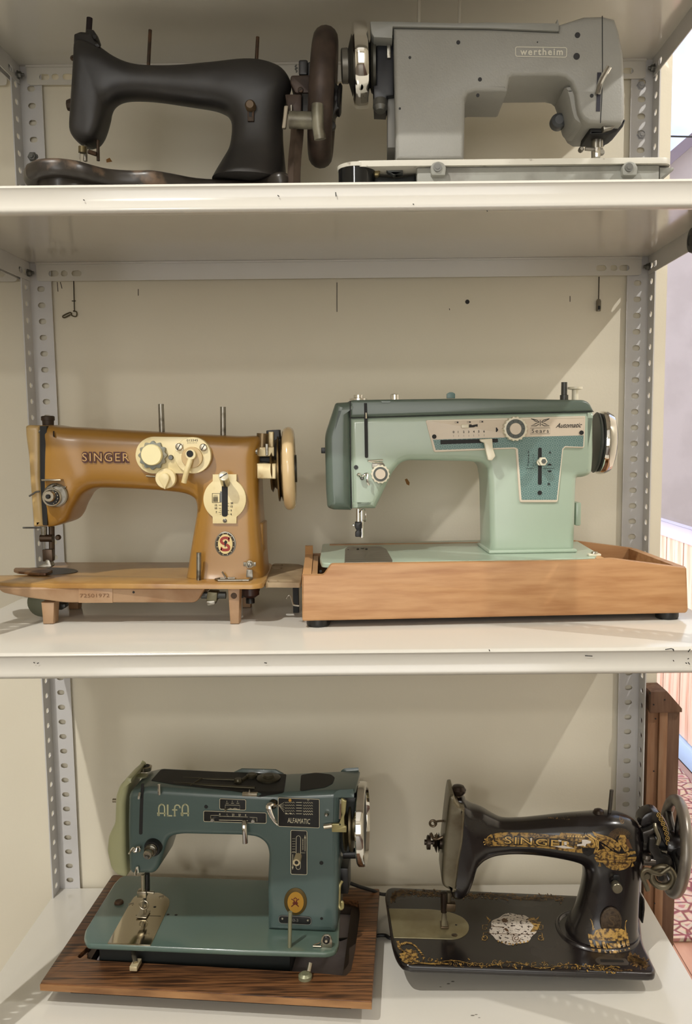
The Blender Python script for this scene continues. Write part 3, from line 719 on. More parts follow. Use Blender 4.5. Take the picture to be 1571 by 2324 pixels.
prism('linkage', B.q2([(240, 718), (330, 722), (330, 742), (268, 738), (300, 746), (292, 752)], yb+.018), yb+.018, yb+.03, OILY, B, bev=.001)
prism('linkage', rnd_poly(B.q2([(182, 756), (238, 756), (300, 765), (385, 750), (385, 800), (182, 800)], yb+.03), .002), yb+.03, yb+.07, mat('dark_linkage', rgb(40, 42, 42), .4, .3), B, bev=.002)
for x in (398, 572):
    a, b2_ = B.y(x, 90, .03), B.y(x+2, -2, .03); tube('spool_pin', [a+Vector((0, 0, -.01)), Vector((b2_.x, b2_.y, min(b2_.z, ZT-ZA-.004)))], .0022, mat('cream_pin', rgb(204, 198, 182), .35), B.o)
# ================================================================== 3 gold machine, middle left
GOLD = mat('gold_brown_enamel', rgb(160, 118, 52), .28, coat=.12, c2=rgb(146, 104, 42), scale=9, lo=.3, hi=.8)
GOLDB = mat('stained_gold_enamel', rgb(168, 128, 70), .3, coat=.2, c2=rgb(136, 92, 46), scale=16, lo=.5, hi=.75)
PINKB = mat('pinkish_underframe', rgb(168, 136, 104), .45, c2=rgb(136, 96, 60), scale=14, lo=.5, hi=.72, bump=.2, bscale=160)
CREAM = mat('aged_cream_plastic', rgb(232, 216, 168), .3, c2=rgb(206, 182, 128), scale=40, lo=.58, hi=.8)
CREAMF = mat('faded_face_plate', rgb(206, 180, 128), .28, c2=rgb(176, 140, 84), scale=12, lo=.4, hi=.8)
DUST = mat('dusty_tan_plate', rgb(158, 138, 108), .6, c2=rgb(126, 104, 76), scale=30, lo=.4, hi=.75)
G = thing('sewing_machine', (.235, -.222, ZB), 'gold-brown sewing machine with cream dials standing on short legs on the middle shelf', 'sewing machine')
G.win(0, 860, .44558)
rows = [((1350, 1006), (950, 1006), .052, 5), ((1346, 960), (957, 960), .049, 5), ((1340, 880), (966, 890), .047, 5), ((1328, 760), (985, 770), .045, 5), ((1320, 640), (1000, 675), .043, 5),
        ((1316, 500), (994, 625), .042, 5), ((1316, 390), (975, 603), .042, 5), ((1319, 297), (945, 590), .042, 5), ((1210, 291), (900, 580), .042, 5), ((1000, 281), (800, 570), .042, 5),
        ((800, 269), (700, 564), .042, 4.6), ((600, 258), (600, 560), .042, 4.4), ((480, 251), (512, 558), .042, 4.4), ((390, 246), (470, 562), .042, 4.6), ((310, 242), (440, 574), .043, 5),
        ((230, 237), (415, 593), .043, 6), ((229, 300), (402, 614), .043, 6), ((229, 400), (378, 655), .043, 6), ((230, 540), (360, 697), .043, 6), ((232, 660), (338, 728), .041, 5), ((235, 745), (300, 745), .036, 4), ((240, 750), (276, 749), .03, 4)]
yf = -.0425
bm = newbm(); b_sweep(bm, st(G, rows, -.03), 44, 4); gbody = link('body', bm, GOLD, G, angle=50)
prism('face_plate', rnd_poly(G.q2([(125, 240), (140, 234), (204, 236), (204, 500), (226, 752), (166, 754), (152, 560), (141, 380), (128, 300)], -.038), [.003, .003, 0, 0, 0, .002, .01, .01, .01]), -.038, .036, CREAMF, G, bev=.006, seg=4)
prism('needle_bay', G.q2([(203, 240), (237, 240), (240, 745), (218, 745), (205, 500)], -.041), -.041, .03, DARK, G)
G.win(0, 920, .20369)
q = G.y(450, 292, -.038); screw('hinge_screw', (q.x, -.037, q.z), .0026, .003, STEEL, G.o)
q = G.y(537, 190, -.01)
G.win(0, 920, .20369); a, b = G.y(537, 215, 0), G.y(537, 125, 0)
lathe('presser_knob', [(0, -.004), (.0075, -.004), (.008, (b.z-a.z)*.5), (.0092, (b.z-a.z)*.52), (.0092, b.z-a.z), (.007, b.z-a.z+.001), (0, b.z-a.z+.001)], mx((a.x, 0, a.z), 'Z'), RUST, G.o, 20)
tube('thread_hook', G.P([(598, 290, -.043), (600, 340, -.047), (604, 345, -.044)]), .0011, RUST, G.o, smooth=3)
tube('thread_guide', G.P([(440, 960), (400, 965), (370, 985), (325, 1012)], -.045), .0012, BOLTM, G.o, smooth=3)
# tension assembly
t_ = G.knob('tension_dial', 600, 1005, yf, .010, 135, STEEL, prof=[(0, 0), (1, 0), (1, .4), (.9, .55), (0, .55)])
G.knob('tension_ring', 570, 1025, yf-.005, .006, 105, mat('nickel', rgb(176, 168, 150), .25, .9), t_, prof=[(0, 0), (1, 0), (1, .8), (.92, 1), (0, 1)])
G.knob('number_ring', 570, 1025, yf-.011, .003, 86, BLACKP, t_); G.knob('tension_nut', 540, 1015, yf-.013, .008, 66, _M['nickel'], t_, prof=[(0, 0), (1, 0), (1, .7), (.85, 1), (0, 1)])
G.knob('tension_screw', 528, 1018, yf-.02, .004, 26, DARK, t_)
bm = newbm()
for k in range(7):
    a = -1.2+k*.5; p = G.y(570+74*math.cos(a), 1025-74*math.sin(a), yf-.0142); b_lathe(bm, disc(.0005, .0003), mx((p.x, yf-.0138, p.z), 'Y', True), 8)
link('ring_dots', bm, CREAM, t_)
prism('guide_bar', rnd_poly(G.q2([(470, 822), (685, 822), (690, 836), (475, 842)], -.05), .0005), -.054, -.043, _M['nickel'], G, bev=.0003)
tube('guide_wire', G.P([(590, 905, -.05), (610, 880, -.055), (630, 890, -.05), (700, 910, -.046), (735, 912, -.046)]), .0013, STEEL, G.o, smooth=3)
# needle bar and presser foot
bar('needle_bar', G, (492, 1350), (492, 1450), -.008, .0042, STEEL); bar('presser_bar', G, (575, 1350), (580, 1710), -.004, .0042, mat('dark_steel', rgb(84, 70, 58), .4, .8))
bar('needle_clamp', G, (452, 1480), (590, 1480), -.01, .0052, _M['dark_steel'], seg=12); G.knob('clamp_thumb_screw', 637, 1475, -.004, .006, 30, _M['dark_steel'])
bar('needle', G, (497, 1520), (500, 1700), -.012, .0007, STEEL); q = G.y(515, 1665, -.012); box('foot_shank', q.x-.004, q.x+.010, -.016, -.006, q.z-.009, q.z+.008, _M['dark_steel'], G.o, .001)
prism('presser_foot', rnd_poly(G.q2([(520, 1715), (560, 1720), (585, 1790), (560, 1810), (440, 1805), (430, 1790), (505, 1760)], -.014), .001), -.018, -.004, STEEL, G, bev=.0008)
bar('presser_lifter', G, (255, 1363), (500, 1363), -.006, .0013, BOLTM)
# lettering SINGER: cream letters with a dark outline
bm = newbm(); a, b = G.y(915, 624, yf), G.y(1450, 628, yf); b_text(bm, 'SINGER', a.x, a.z-.0003, .0128, yf-.0011, w=b.x-a.x, bold=.085, spacing=1.22, rot=-.012)
MAROON = mat('maroon_print', rgb(70, 30, 24), .5)
link('lettering_outline', bm, MAROON, G); bm = newbm(); b_text(bm, 'SINGER', a.x+.0008, a.z+.0003, .0117, yf-.0014, w=b.x-a.x-.0016, bold=-.004, spacing=1.22, rot=-.012); link('lettering', bm, mat('gold_letter', rgb(188, 150, 92), .4), G)
bm = newbm()
for i, (px, w_) in enumerate(((955, 60), (1035, 30), (1130, 60), (1225, 60), (1318, 50), (1410, 60))): pass
# dials
G.win(290, 960, .26098)
def arc(cx, cy, r, a0, a1, n=18): return [(cx+r*math.cos(math.radians(a0+(a1-a0)*i/n)), cy+r*math.sin(math.radians(a0+(a1-a0)*i/n))) for i in range(n+1)]
pill = arc(228, 280, 162, 95, 275, 24)+arc(565, 282, 160, -92, 80, 24)
p0 = prism('dial_plate', G.q2(pill, yf-.006), yf-.006, yf+.004, CREAM, G, bev=.001)
GK = mat('blue_grey_plastic', rgb(126, 130, 122), .45, c2=rgb(150, 144, 122), scale=50)
sc = [(215+(118+9*math.cos(12*t))*math.cos(t), 282+(118+9*math.cos(12*t))*math.sin(t)) for t in [2*PI*i/96 for i in range(96)]]
k1 = prism('scalloped_dial', G.q2(sc, yf-.012), yf-.012, yf-.005, GK, G, bev=.0008)
G.knob('dial_button', 203, 278, yf-.011, .008, 92, mat('pale_yellow_plastic', rgb(240, 228, 176), .25), k1, bev=.2, seg=40)
k2 = G.knob('width_dial', 565, 282, yf-.006, .004, 158, CREAM, seg=48, bev=.2)
G.knob('dial_boss', 557, 300, yf-.010, .004, 92, CREAMF, k2, seg=36, bev=.2)
G.knob('dial_collar', 545, 275, yf-.013, .008, 46, CREAM, k2, bev=.1); G.knob('dial_bore', 540, 268, yf-.0205, .001, 30, DARK, k2)
bm = newbm(); b_tube(bm, G.P([(552, 290, yf-.017), (535, 350, yf-.019), (510, 430, yf-.021), (488, 520, yf-.020)]), .0036, 12, smooth=4); link('dial_lever', bm, CREAM, k2)
for x, y in ((447, 208), (657, 212)):
    q = G.y(x, y, yf-.012); screw('dial_screw', (q.x, yf-.011, q.z), G.r(31), .003, _M['nickel'], k2, rot=1.0)
prism('screw_tab', rnd_poly(G.q2([(412, 180), (480, 180), (480, 235), (420, 240)], yf-.0105), .001), yf-.0112, yf-.010, _M['nickel'], k2)
G.knob('stop_pin', 372, 300, yf-.006, .004, 22, BOLTM)
bm = newbm(); a, b = G.y(512, 160, yf-.0105), G.y(610, 158, yf-.0105); b_text(bm, '012345', a.x, a.z, .0030, yf-.0103, w=b.x-a.x)
for i in range(7):
    c = G.q2([(520+i*13, 178), (523+i*12.5, 166)], yf-.0103); b_ribbon(bm, c, .00035, yf-.0103)
link('dial_numbers', bm, DARK, k2)
k3 = G.knob('small_dial', 327, 483, yf-.002, .009, 90, CREAM, seg=36, bev=.15)
td = arc(316, 480, 46, 150, 390, 20)+[(332, 560), (321, 578), (312, 560)]
prism('dial_pointer', rnd_poly(G.q2(td, yf-.017), .0005), yf-.018, yf-.010, CREAM, k3, bev=.0015)
bar('stop_rod', G, (160, 460), (240, 466), yf-.003, .0013, _M['nickel'])
# slotted plate
cp = [(738, 447), (946, 447), (946, 505)]+arc(843, 662, 186, -54, 54, 20)+[(946, 820), (946, 875), (738, 875), (738, 820)]+arc(843, 662, 186, 126, 234, 20)+[(738, 505)]
sp = prism('stitch_plate', G.q2(cp, yf-.005), yf-.005, yf+.002, CREAM, G, bev=.0006)
so = rnd_poly(G.q2([(818, 500), (870, 500), (870, 815), (818, 815)], yf-.0052), .006)
prism('plate_slot', so, yf-.0054, yf-.004, DARK, sp)
prism('lever_boss', rnd_poly(G.q2([(806, 590), (820, 600), (820, 690), (800, 690), (800, 625)], yf-.0054), .001), yf-.0056, yf-.005, BOLTM, sp)
a_, b_2 = G.y(850, 525, yf-.004), G.y(833, 462, yf-.024)
tube('slide_lever', [a_, a_*.3+b_2*.7, b_2], .0062, _M['nickel'], sp, seg=18); screw('lever_screw', tuple(b_2), .0066, .0018, mat('white_metal', rgb(222, 214, 190), .25, .4), sp, axis=tuple((b_2-a_).normalized()), flip=False)
bm = newbm(); c = G.q2([(735, 612), (801, 612), (801, 692), (735, 692)], yf-.0056); b_ribbon(bm, c, .0007, yf-.0056, closed=True)
for i in range(7): b_ribbon(bm, G.q2([(751+i*6, 624 if i % 2 else 640), (751+i*6, 684)], yf), .0005, yf-.0056)
for s, x, y, al in (('20', 900, 702, 'LEFT'), ('12', 900, 730, 'LEFT'), ('9', 900, 766, 'LEFT'), ('6', 900, 797, 'LEFT'), ('15', 783, 720, 'RIGHT'), ('10', 783, 746, 'RIGHT'), ('7', 783, 780, 'RIGHT')):
    a = G.y(x, y, yf); b_text(bm, s, a.x, a.z, .0026, yf-.0056, align=al, bold=.03)
for y in (695, 720, 757, 790): b_ribbon(bm, G.q2([(870, y), (888, y)], yf), .0005, yf-.0056)
for y in (711, 738, 757, 773, 790): b_ribbon(bm, G.q2([(797 if y in (711, 738, 773) else 808, y), (818, y)], yf), .0005, yf-.0056)
link('plate_numbers', bm, DARK, sp)
q = G.y(845, 850, yf-.005); screw('plate_screw', (q.x, yf-.0052, q.z), .0028, .0012, STEEL, sp, rot=1.9)
# oval badge with the red S
G.win(400, 1140, .19096)
yb_ = -.046
ov = lambda rx, ry: G.q2([(585+rx*math.cos(t), 495+ry*math.sin(t)) for t in [2*PI*i/40 for i in range(40)]], yb_)
e1 = prism('badge', ov(125, 148), yb_-.0012, yb_+.003, STEEL, G, bev=.0004)
prism('badge_ring', ov(113, 136), yb_-.0014, yb_-.0012, mat('dark_bronze', rgb(58, 48, 34), .4, .4), e1); prism('badge_field', ov(86, 116), yb_-.0017, yb_-.0014, mat('badge_yellow', rgb(222, 200, 140), .4), e1)
bm = newbm(); S_ = catmull([Vector((x, y, 0)) for x, y in ((630, 440), (612, 424), (580, 420), (549, 432), (537, 460), (556, 484), (594, 500), (626, 522), (624, 556), (590, 565), (556, 562), (538, 545))], 5)
b_ribbon(bm, G.q2([(p.x, p.y) for p in S_], yb_), .0038, yb_-.0019)
b_ribbon(bm, G.q2([(632, 412), (628, 465)], yb_), .0018, yb_-.0019); b_ribbon(bm, G.q2([(539, 528), (536, 570)], yb_), .0018, yb_-.0019); link('badge_letter', bm, mat('red_letter', rgb(150, 44, 28), .4), e1)
bm = newbm(); b_fill(bm, G.q2([(590, 447), (612, 468), (604, 482), (592, 500), (588, 530), (580, 530), (578, 490), (572, 470)], yb_), yb_-.0021); link('badge_figure', bm, DARK, e1)
bm = newbm()
for k in range(12):
    t = 2*PI*k/12+.26; p = G.y(585+99*math.cos(t), 495+126*math.sin(t), yb_); b_lathe(bm, disc(.0006, .0003), mx((p.x, yb_-.0014, p.z), 'Y', True), 8)
link('badge_dots', bm, CREAM, e1)
# side boss of the pillar
prism('belt_guard', rnd_poly(G.q2([(960, 225), (1060, 225), (1064, 610), (1035, 640), (960, 640)], 0), .003), -.025, .02, GOLD, G, bev=.003)
# bed
G.win(0, 860, .44558)
ztop = G.y(600, 1041, -.080).z
po = [(-30, 1020), (-8, 1036), (60, 1041), (600, 1042), (1280, 1045), (1335, 1041), (1356, 1022), (1388, 945), (1380, 938), (1340, 936), (950, 933), (285, 933), (252, 942), (178, 997), (0, 999), (-32, 1006)]
pw = [G.z(x, y, ztop) for x, y in po]
bm = newbm(); b_prism(bm, rnd_poly([(p.x, p.y) for p in pw], [.008, .01, .0, 0, 0, .01, .008, .008, .004, 0, 0, .006, .008, .004, .004, .01]), ztop, ztop-.0068, bev=.0018, plane='XY'); gb = link('bed', bm, GOLDB, G)
yb2 = -.076
bm = newbm(); b_prism(bm, rnd_poly(G.q2([(-22, 1060), (1048, 1062), (1010, 1128), (988, 1141), (330, 1141), (120, 1113), (10, 1090)], yb2), [.003, .0, .006, .006, .01, .01, .004]), yb2, .03, bev=.003); link('underframe', bm, PINKB, G)
c = G.q2([(400, 1066), (574, 1066), (574, 1141), (400, 1141)], yb2-.001); bm = newbm(); b_prism(bm, c, yb2-.0012, yb2+.004, bev=.0008); np_ = link('number_plate', bm, PINKB, G)
bm = newbm(); a, b = G.y(410, 1112, yb2), G.y(560, 1112, yb2); b_text(bm, '72501972', a.x, a.z, .0052, yb2-.0017, w=b.x-a.x); link('serial_number', bm, mat('stamped_brown', rgb(112, 76, 44), .5), np_)
G.knob('underframe_hole', 680, 1087, yb2, .0008, 6, DARK)
for x in (680, 940): pass
for nm, pts in (('leg', [(208, 1138), (276, 1138), (271, 1249), (218, 1249)]), ('leg', [(1160, 1066), (1222, 1066), (1217, 1249), (1172, 1249)])):
    yl = G.z(pts[3][0]+20, 1249, 0).y
    bm = newbm(); c = G.q2(pts, yl); c = [(x, max(z, 0) if i > 1 else z) for i, (x, z) in enumerate(c)]; c[2] = (c[2][0], 0); c[3] = (c[3][0], 0); b_prism(bm, c, yl, yl+.02, bev=.002); lg = link(nm, bm, PINKB, G)
    bm = newbm(); b_prism(bm, [(x, z) for x, z in c], .03, .046, bev=.002); link('leg', bm, PINKB, G)
G.win(400, 1140, .19096)
G.knob('leg_bolt', 685, 1112, -.080, .003, 40, RUST)
bar('cross_rod', G, (300, 1103), (590, 1103), -.06, .0048, OILY); prism('rod_clamp', rnd_poly(G.q2([(372, 1060), (495, 1070), (480, 1185), (360, 1170)], -.066), .002), -.068, -.05, mat('greenish_steel', rgb(110, 104, 80), .4, .5), G, bev=.001)
prism('rod_weight', rnd_poly(G.q2([(355, 1170), (470, 1160), (465, 1215), (375, 1228)], -.066), .002), -.069, -.052, STEEL, G, bev=.0015)
a, b = G.y(880, 1020, -.03), G.y(880, 1130, -.03)
lathe('motor_mount', [(0, 0), (.0125, 0), (.0125, (a.z-b.z)*.7), (.007, a.z-b.z), (0, a.z-b.z)], mx((a.x, -.03, a.z), (0, 0, -1)), mat('dark_red_bakelite', rgb(58, 30, 20), .4), G.o, 20)
lathe('mount_screw', [(0, 0), (.005, 0), (.0062, .002), (.0062, .008), (0, .008)], mx((b.x, -.03, b.z), (0, 0, -1)), BLACKP, G.o, 16)
prism('mount_bracket', G.q2([(940, 1010), (985, 1010), (985, 1060), (940, 1060)], -.03), -.032, -.02, BLACKP, G, bev=.001); prism('mount_bracket', rnd_poly(G.q2([(765, 1015), (825, 1015), (810, 1130), (770, 1140)], -.03), .002), -.032, -.02, BLACKP, G, bev=.001)
# gear under the left end
G.win(0, 860, .44558); q = G.y(225, 1150, -.03); lathe('shuttle_race', [(0, -.010), (.017, -.010), (.020, -.004), (.020, .004), (0, .008)], mx((q.x, -.035, .0235), 'Y', True), mat('greenish_cast_steel', rgb(96, 98, 80), .5, .4), G.o, 30)
prism('race_arm', rnd_poly(G.q2([(280, 1142), (335, 1144), (338, 1160), (320, 1174), (280, 1172)], -.03), .002), -.034, -.02, OILY, G, bev=.001)
# oval shuttle plate and dark opening
G.win(0, 920, .20369)
zo = ztop+.0006
op = [G.z(x, y, zo) for x, y in [(510+358*math.cos(t), 1844+40*math.sin(t)) for t in [2*PI*i/40 for i in range(40)]]]
bm = newbm(); b_prism(bm, [(p.x, p.y) for p in op], zo, ztop-.0005, plane='XY'); link('shuttle_opening', bm, mat('oily_brown_recess', rgb(44, 34, 22), .4), G)
z2 = ztop+.004
op = [G.z(x, y, z2) for x, y in ((150, 1830), (165, 1808), (300, 1808), (520, 1812), (590, 1830), (520, 1868), (385, 1868), (200, 1850))]
bm = newbm(); b_prism(bm, rnd_poly([(p.x, p.y) for p in op], .004), z2, z2-.0034, bev=.0006, plane='XY'); link('needle_plate', bm, mat('rusty_needle_plate', rgb(126, 92, 60), .4, .5, c2=rgb(84, 54, 32), scale=60), G)
# pin, winder tension, wire on the bed
G.win(400, 1140, .19096)
ypin = G.z(268, 925, ztop).y; a, b = G.y(268, 925, ypin), G.y(269, 597, ypin); tube('spool_pin', [a, b], .0033, STEEL, G.o, seg=14)
ywt = min(G.z(870, 890, ztop).y, -.0565)
prism('tension_bracket', rnd_poly(G.q2([(838, 800), (908, 800), (914, 893), (832, 893)], ywt), .0008), ywt-.0015, ywt+.0005, STEEL, G, bev=.0003)
prism('tension_bracket', G.q2([(798, 712), (948, 712), (946, 760), (800, 760)], ywt+.001), ywt, ywt+.002, STEEL, G, bev=.0003)
w1 = G.knob('winder_tension', 870, 745, ywt, .006, 50, _M['nickel'], prof=[(0, 0), (1, 0), (1, .5), (.75, .6), (.75, 1), (0, 1)]); G.knob('washer', 870, 745, ywt-.0062, .0008, 34, DARK, w1); q = G.y(870, 745, ywt-.007); screw('tension_screw', (q.x, ywt-.007, q.z), .0036, .001, STEEL, w1, rot=1.2)
tube('guide_plate_wire', [G.z(x, y, ztop+.0015) for x, y in ((900, 905), (860, 928), (500, 928), (470, 915), (520, 905), (700, 903))], .0016, STEEL, G.o)
bm = newbm(); b_tube(bm, [G.y(600, 905, ypin), G.y(575, 870, ypin), G.y(545, 825, ypin)], .0028, 8, flat=.4); link('wire_hook', bm, STEEL, G)
# extension plate
zex = ztop-.003
ex = [G.z(x, y, zex) for x, y in ((1062, 968), (1078, 955), (1480, 958), (1512, 750), (1450, 733), (1300, 727), (1165, 726), (1138, 742))]
hol = [[G.z(x, y, zex) for x, y in q] for q in (((1150, 735), (1268, 735), (1268, 755), (1150, 758)), ((1088, 922), (1210, 920), (1212, 944), (1090, 946)), ((1140, 778), (1258, 776), (1255, 794), (1136, 796)))]
bm = newbm(); b_prism(bm, rnd_poly([(min(p.x, .2265), p.y) for p in ex], .004), zex, zex-.0066, holes=[rnd_poly([(p.x, p.y) for p in h], .004) for h in hol], plane='XY', bev=.0005); link('extension_plate', bm, DUST, G)
bm = newbm(); b_box(bm, ex[0].x+.03, .21, -.01, .0, 0, zex-.0066); link('plate_support', bm, DARK, G)
# arm end: bobbin winder
G.win(290, 960, .26098)
GW = mat('dirty_cream_metal', rgb(206, 188, 144), .3, .2, c2=rgb(150, 116, 68), scale=50, lo=.5, hi=.75)
tube('winder_barrel', [G.y(1175, 90, -.012), G.y(1168, 245, -.012)], .0085, mat('brown_grey_metal', rgb(120, 100, 70), .3, .6), G.o, seg=20)
prism('winder_cap', rnd_poly(G.q2([(1205, 65), (1318, 58), (1325, 150), (1300, 290), (1262, 300), (1205, 160)], -.005), .001), -.006, .014, BLACKP, G, bev=.001)
prism('winder_plate', rnd_poly(G.q2([(1226, 75), (1268, 75), (1270, 215), (1225, 215)], -.012), .001), -.014, -.006, GW, G, bev=.001)
prism('winder_block', rnd_poly(G.q2([(1136, 210), (1275, 208), (1276, 290), (1136, 290)], -.022), .001), -.024, -.006, GW, G, bev=.001)
prism('winder_fork', rnd_poly(G.q2([(1196, 180), (1222, 180), (1222, 285), (1200, 285)], -.026), .001), -.028, -.023, STEEL, G, bev=.0008)
bm = newbm(); b_tube(bm, G.P([(1048, 243), (1130, 246)], -.03), .0048, 12); link('winder_lever', bm, STEEL, G)
prism('lever_tab', rnd_poly(G.q2([(1070, 175), (1118, 170), (1122, 235), (1085, 240), (1078, 215)], -.032), .001), -.034, -.030, STEEL, G, bev=.0005)
q = G.y(1310, 255, -.01); M = mx((q.x, -.012, q.z), (1, .1, 0)); bm = newbm(); b_torus(bm, .0135, .0052, M, 32, 12, 1.1); link('rubber_tyre', bm, BLACKP, G); lathe('tyre_hub', [(0, -.004), (.011, -.004), (.011, .004), (0, .004)], M, STEEL, G.o, 20)
prism('motor_switch_box', rnd_poly(G.q2([(1124, 352), (1292, 352), (1290, 487), (1128, 483)], -.03), .001), -.032, -.004, GW, G, bev=.0012)
prism('drive_bracket', rnd_poly(G.q2([(1060, 300), (1300, 290), (1300, 352), (1060, 335)], -.012), .002), -.014, .02, DARK, G, bev=.002)
bar('winder_rod', G, (1243, 295), (1243, 350), -.026, .001, STEEL)
top, bot = G.y(1408, 32, 0), G.y(1400, 758, 0); cz_ = (top.z+bot.z)/2; Rw = (top.z-bot.z)/2; X = lambda px: G.y(px, 395, 0).x
c = Vector((X(1405), 0, cz_)); M = mx(c, (1, .07, .01))
bm = newbm(); b_torus(bm, Rw-.0085, .0085, M, 56, 16, 1.0); hw = link('hand_wheel', bm, mat('cream_wheel_plastic', rgb(222, 194, 148), .18, coat=.5), G)
lathe('wheel_disc', [(0, -.006), (Rw*.55, -.006), (Rw-.012, -.003), (Rw-.012, .003), (Rw*.5, .006), (0, .006)], M, CREAMF, hw, 48)
lathe('clutch_knob', [(0, .004), (Rw*.30, .004), (Rw*.33, .006), (Rw*.33, X(1470)-c.x), (0, X(1470)-c.x)], M, mat('dark_green_grey', rgb(56, 54, 44), .4), hw, 32)
lathe('pulley', [(0, X(1245)-c.x), (Rw*.50, X(1245)-c.x), (Rw*.56, X(1262)-c.x), (Rw*.44, X(1278)-c.x), (Rw*.50, X(1300)-c.x), (Rw*.78, X(1310)-c.x), (Rw*.78, X(1322)-c.x), (Rw*.66, X(1332)-c.x), (Rw*.78, X(1345)-c.x), (Rw*.78, X(1356)-c.x), (0, X(1356)-c.x)], M, mat('bronze_metal', rgb(110, 90, 58), .3, .7), hw, 48)
# spool pins on top
G.win(0, 860, .44558)
for a, b in (((825, 270), (820, 128)), ((1137, 288), (1136, 142))): bar('spool_pin', G, a, b, 0, .0040, STEEL, seg=14)
a = G.y(825, 272, 0); 
# ================================================================== 4 pale green machine in its beech base, middle right
BEECH = mat('beech_veneer', rgb(186, 142, 98), .42, c2=rgb(160, 112, 70), scale=20, lo=.35, hi=.75, stretch=(.7, 4, 6), bump=.12, bscale=60)
BEECHL = mat('beech_end', rgb(204, 156, 106), .4, c2=rgb(186, 134, 84), scale=8, lo=.3, hi=.75, stretch=(5, 1.2, 7))
MINT = mat('pale_green_enamel', rgb(170, 186, 168), .28, coat=.3, c2=rgb(163, 180, 161), scale=5, lo=.3, hi=.75)
TEAL = mat('grey_green_cover', rgb(96, 110, 100), .3, coat=.25, c2=rgb(86, 100, 90), scale=6, lo=.3, hi=.75)
CRP = mat('panel_cream', rgb(214, 200, 180), .35); CRL = mat('ivory_plastic', rgb(226, 219, 196), .28)
H0 = thing('machine_base', (.464, -.338, ZB), 'beech wood machine base with an open storage compartment at its right end', 'base', rz=.058)
H0.win(660, 860, .57989)
yfb = .004
fz = .0095
fo = H0.q2([(44, 768), (128, 768), (158, 725), (1150, 711), (1262, 703), (1551, 740), (1556, 925), (1548, 934), (45, 962)], yfb)
fo[-2] = (fo[-2][0], fz); fo[-1] = (fo[-1][0], fz); fo[-3] = (fo[-3][0], fz+.004)
prism('front_board', rnd_poly(fo, [.001, .003, .003, .01, .005, .001, .003, .003, .003]), yfb, yfb+.011, BEECH, H0, bev=.002, smooth=True)
zlo, ztp = fo[0][1], fo[2][1]; xL, xR = fo[0][0], fo[6][0]
yrear = H0.z(118, 646, ztp).y
prism('rear_board', [(x, z) for x, z in fo], yrear-.011, yrear, BEECH, H0)
prism('left_board', rnd_poly([(yfb+.0115, fz), (yfb+.0115, zlo), (yrear-.05, zlo), (yrear-.035, zlo+.003), (yrear-.02, ztp), (yrear-.0115, ztp), (yrear-.0115, fz)], .001), xL+.0005, xL+.012, BEECHL, H0, plane='YZ')
prism('left_inner_ledge', [(yfb+.0115, fz), (yfb+.0115, zlo-.002), (yrear-.0115, zlo-.002), (yrear-.0115, fz)], xL+.0125, xL+.020, BEECHL, H0, plane='YZ')
prism('right_board', [(yfb+.0115, fz), (yfb+.0115, fo[5][1]), (yrear-.0115, fo[5][1]), (yrear-.0115, fz)], xR-.012, xR-.0012, BEECH, H0, plane='YZ')
dv = H0.z(1238, 702, ztp).x
prism('divider_board', [(yfb+.0115, fz), (yfb+.0115, ztp-.001), (yrear-.0115, ztp-.001), (yrear-.0115, fz)], dv-.011, dv, BEECHL, H0, plane='YZ')
box('bottom_board', xL+.021, xR-.0125, yfb+.0115, yrear-.0115, fz, fz+.006, mat('brown_interior', rgb(120, 82, 54), .6), H0)
for x in (xL+.020, xR-.022):
    for y in (yfb+.018, yrear-.02): lathe('rubber_foot', [(0, 0), (.0145, 0), (.0155, .003), (.0155, fz), (0, fz)], mx((x, y, 0), 'Z'), BLACKP, H0.o, 24)
H0.knob('screw_hole', 117, 753, yfb+.0003, .0008, 5.5, DARK, seg=14)
tube('wire_latch', H0.P([(33, 888, .03), (15, 886, .03), (8, 880, .03), (0, 852, .03), (-8, 848, .03), (-17, 860, .03)]), .0012, STEEL, H0.o, smooth=4)
H = thing('sewing_machine', (.464, -.338, ZB), 'pale green zigzag sewing machine with a grey-green top cover seated in a beech wood base', 'sewing machine', rz=.058)
H.win(660, 860, .57989)
zt = H.y(400, 717, .019).z
po = [H.z(x, y, zt) for x, y in ((114, 700), (124, 645), (800, 628), (1120, 632), (1206, 683), (1200, 699), (800, 708), (400, 716), (180, 722), (122, 720))]
bm = newbm(); b_prism(bm, rnd_poly([(p.x, p.y) for p in po], [.004, .006, 0, .006, .004, .004, 0, 0, .004, .008]), zt, zt-.006, bev=.0018, seg=3, plane='XY'); link('bed', bm, MINT, H)
pi = inset([Vector((p.x, p.y)) for p in po] if area2([Vector((p.x, p.y)) for p in po]) > 0 else [Vector((p.x, p.y)) for p in po][::-1], .012)
bm = newbm(); b_prism(bm, [(p.x, p.y) for p in pi], zt-.03, zt-.0055, plane='XY'); link('bed_underside', bm, TEAL, H)
np4 = [H.z(x, y, zt) for x, y in ((211, 722), (213, 668), (226, 658), (352, 658), (374, 668), (398, 712), (396, 719))]
bm = newbm(); b_prism(bm, rnd_poly([(p.x, p.y) for p in np4], [.002, .003, .004, .004, .004, .002, .002]), zt+.0013, zt, bev=.0003, plane='XY'); n4 = link('needle_plate', bm, mat('brushed_steel', rgb(138, 132, 122), .3, .85, c2=rgb(118, 110, 100), scale=30, stretch=(1, 8, 1)), H)
bm = newbm()
for (x0, y0, x1, y1) in ((258, 667, 267, 673), (274, 666, 288, 668), (292, 667, 301, 673), (222, 671, 228, 673)):
    b_fill(bm, [(p.x, p.y) for p in (H.z(a, b, zt) for a, b in ((x0, y0), (x1, y0), (x1, y1), (x0, y1)))], zt+.0015, 'XY')
link('needle_slot', bm, DARK, n4)
yf = H.z(980, 681, zt).y
